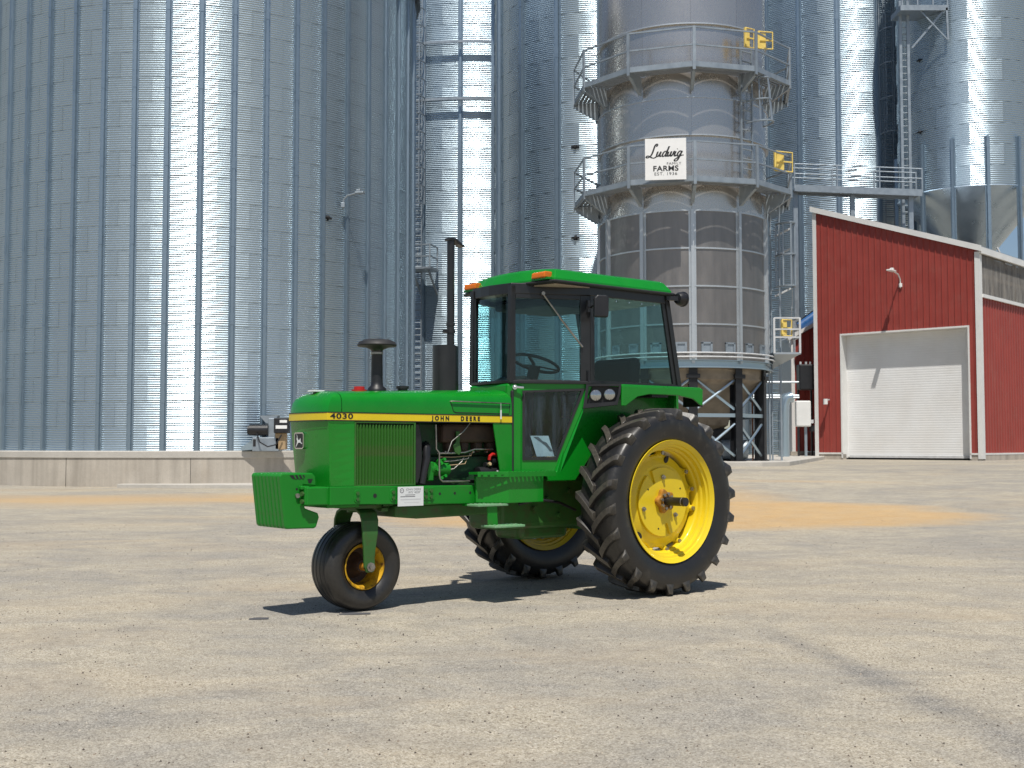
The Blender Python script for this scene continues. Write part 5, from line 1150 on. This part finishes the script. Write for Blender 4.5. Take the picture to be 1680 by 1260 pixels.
P('rear_bulkhead', MB().lohi((-.53, -.53, 1.0), (-.50, .53, 1.757)), G)
# roof
def roof_plan(i, z, crown=0):
    xf, xr, w = .985 - i, -.43 + i, .605 - i; pts = []
    for k in range(9): y = w * (1 - 2 * k / 8); pts.append(Vector((xf + .075 * (1 - (y / w) ** 2), y, z + crown * (1 - (y / w) ** 2))))
    for k in range(5): y = -w + 2 * w * k / 4; pts.append(Vector((xr, y, z + crown * (1 - (y / w) ** 2))))
    return pts
def roof_loft(levels, cap=True):
    b = MB(); n = len(levels[0]); vs = [v for l in levels for v in l]
    b.add(vs, [(i * n + k, i * n + (k + 1) % n, (i + 1) * n + (k + 1) % n, (i + 1) * n + k) for i in range(len(levels) - 1) for k in range(n)])
    b.add(levels[0], [tuple(range(n))]); c = sum((v for v in levels[-1]), Vector()) / n; b.add(levels[-1] + [c], [(k, (k + 1) % n, n) for k in range(n)]); return b
vis = P('roof_visor', roof_loft([roof_plan(.0, 2.572), roof_plan(-.01, 2.58), roof_plan(-.01, 2.592), roof_plan(.0, 2.598)]), 'soft_black', bev=.003)
roof = P('roof_cap', roof_loft([roof_plan(.012, 2.598), roof_plan(.014, 2.615), roof_plan(.062, 2.685, .01), roof_plan(.085, 2.70, .016), roof_plan(.2, 2.708, .022)]), G, bev=.008, seg=3)
P('headliner', MB().prism([(1.03, .1), (.95, .57), (-.40, .57), (-.40, -.57), (.95, -.57), (1.03, -.1)], lambda p, t_: (p[0], p[1], t_), 2.563, 2.5705), 'tan_liner', vis)
P('roof_console', MB().lohi((.2, -.35, 2.42), (.85, .35, 2.5)), 'soft_black', bev=.02)
for s in (1, -1):
    q = Vector((1.0, s * .46, 2.638)); P('marker_base', MB().lohi((.955, s * .46 - .105, 2.603), (1.025, s * .46 + .105, 2.62)), G, roof)
    P('marker_lamp', MB().prism([(.96, 2.615), (1.045, 2.617), (1.04, 2.66), (1.025, 2.668), (.955, 2.668)], lambda p, t_: (p[0], t_, p[1]), s * .46 - .082, s * .46 + .082), 'amber', roof, .008)
P('roof_bulge', MB().lohi((.8, .0, 2.69), (.801, .001, 2.691)), G, roof) if False else None
# mirror, work light, aerial, interior
mir = P('mirror', MB().prism([(-.068, -.09), (.065, -.09), (.072, -.05), (.072, .075), (.05, .095), (-.04, .095), (-.068, .07)], lambda p, t_: (.60 - p[0] * .85 + t_ * .5, .74 + p[0] * .35 + t_, 2.39 + p[1]), -.02, .025), 'black_plastic', bev=.012)
P('mirror_arm', MB().tube([(.56, .58, 2.40), (.58, .66, 2.42), (.60, .725, 2.40)], .01, 8), 'black_plastic', mir)
wlo = P('work_light', MB().lathe([(.0, -.05), (.045, -.045), (.06, -.02), (.062, .02), (.068, .022), (.068, .035), (.05, .042), (0, .045)], 22, frame((-.49, .63, 2.548), (0, 1, 0), (0, 0, 1)) @ Matrix.Rotation(pi, 4, 'Y')), 'black_plastic')
P('light_bracket', MB().bar((-.36, .575, 2.55), (-.45, .63, 2.548), .03, .04), 'black_plastic', wlo)
P('aerial', MB().tube([(1.02, -.40, 2.57), (1.03, -.42, 2.35), (1.03, -.43, 1.9)], [.012, .007, .003], 6), 'black_plastic')
st = P('seat_back', MB().prism([(-.20, 1.62), (-.24, 2.0), (-.28, 2.04), (-.36, 2.04), (-.38, 1.98), (-.34, 1.62)], lambda p, t_: (p[0], t_, p[1]), -.25, .25), 'seat_cloth', bev=.05, seg=4)
P('seat_cushion', MB().lohi((-.35, -.26, 1.5), (.18, .26, 1.63)), 'seat_cloth', bev=.05, seg=4); P('seat_base', MB().lohi((-.25, -.15, 1.05), (.1, .15, 1.5)), 'soft_black', bev=.02)
for s in (1, -1): P('armrest', MB().lohi((-.3, s * .31 - .03, 1.72), (.05, s * .31 + .03, 1.78)), 'seat_cloth', st, .02)
sw_m = Matrix.Translation((.67, 0, 1.955)) @ Matrix.Rotation(-radians(20), 4, 'Y') 
stw = P('steering_wheel', MB().tube([sw_m @ Vector((.205 * cos(a), .205 * sin(a), 0)) for a in [2 * pi * k / 36 for k in range(36)]], .0135, 8, True), 'black_plastic')
b = MB()
for k in range(3): a = 2 * pi * k / 3 + .5; b.bar(sw_m @ Vector((.03 * cos(a), .03 * sin(a), -.02)), sw_m @ Vector((.2 * cos(a), .2 * sin(a), 0)), .025, .012)
P('spoke', b, 'black_plastic', stw); P('steering_column', MB().cyl((.95, 0, 1.1), sw_m @ Vector((0, 0, -.03)), .05, 14), 'soft_black', stw)
P('dash', MB().prism([(1.1, 1.06), (1.1, 1.76), (.92, 1.84), (.82, 1.78), (.86, 1.06)], lambda p, t_: (p[0], t_, p[1]), -.17, .17), 'soft_black', bev=.02)
P('side_console', MB().lohi((-.4, -.50, 1.5), (.0, -.36, 1.72)), 'soft_black', bev=.02)
P('paper_sheet', MB().add([(.92, .22, 1.328), (.78, .29, 1.328), (.741, .32, 1.155), (.877, .252, 1.155), (.918, .216, 1.328), (.778, .286, 1.328), (.739, .316, 1.155), (.875, .248, 1.155)], [(0, 1, 2, 3), (7, 6, 5, 4), (0, 4, 5, 1), (1, 5, 6, 2), (2, 6, 7, 3), (3, 7, 4, 0)]), 'paper')

P('paper_print', MB().add([(.90, .2315, 1.32), (.86, .2515, 1.32), (.775, .303, 1.20), (.752, .3145, 1.20), (.80, .2895, 1.27)], [(0, 1, 2, 3, 4)]), 'print_grey')
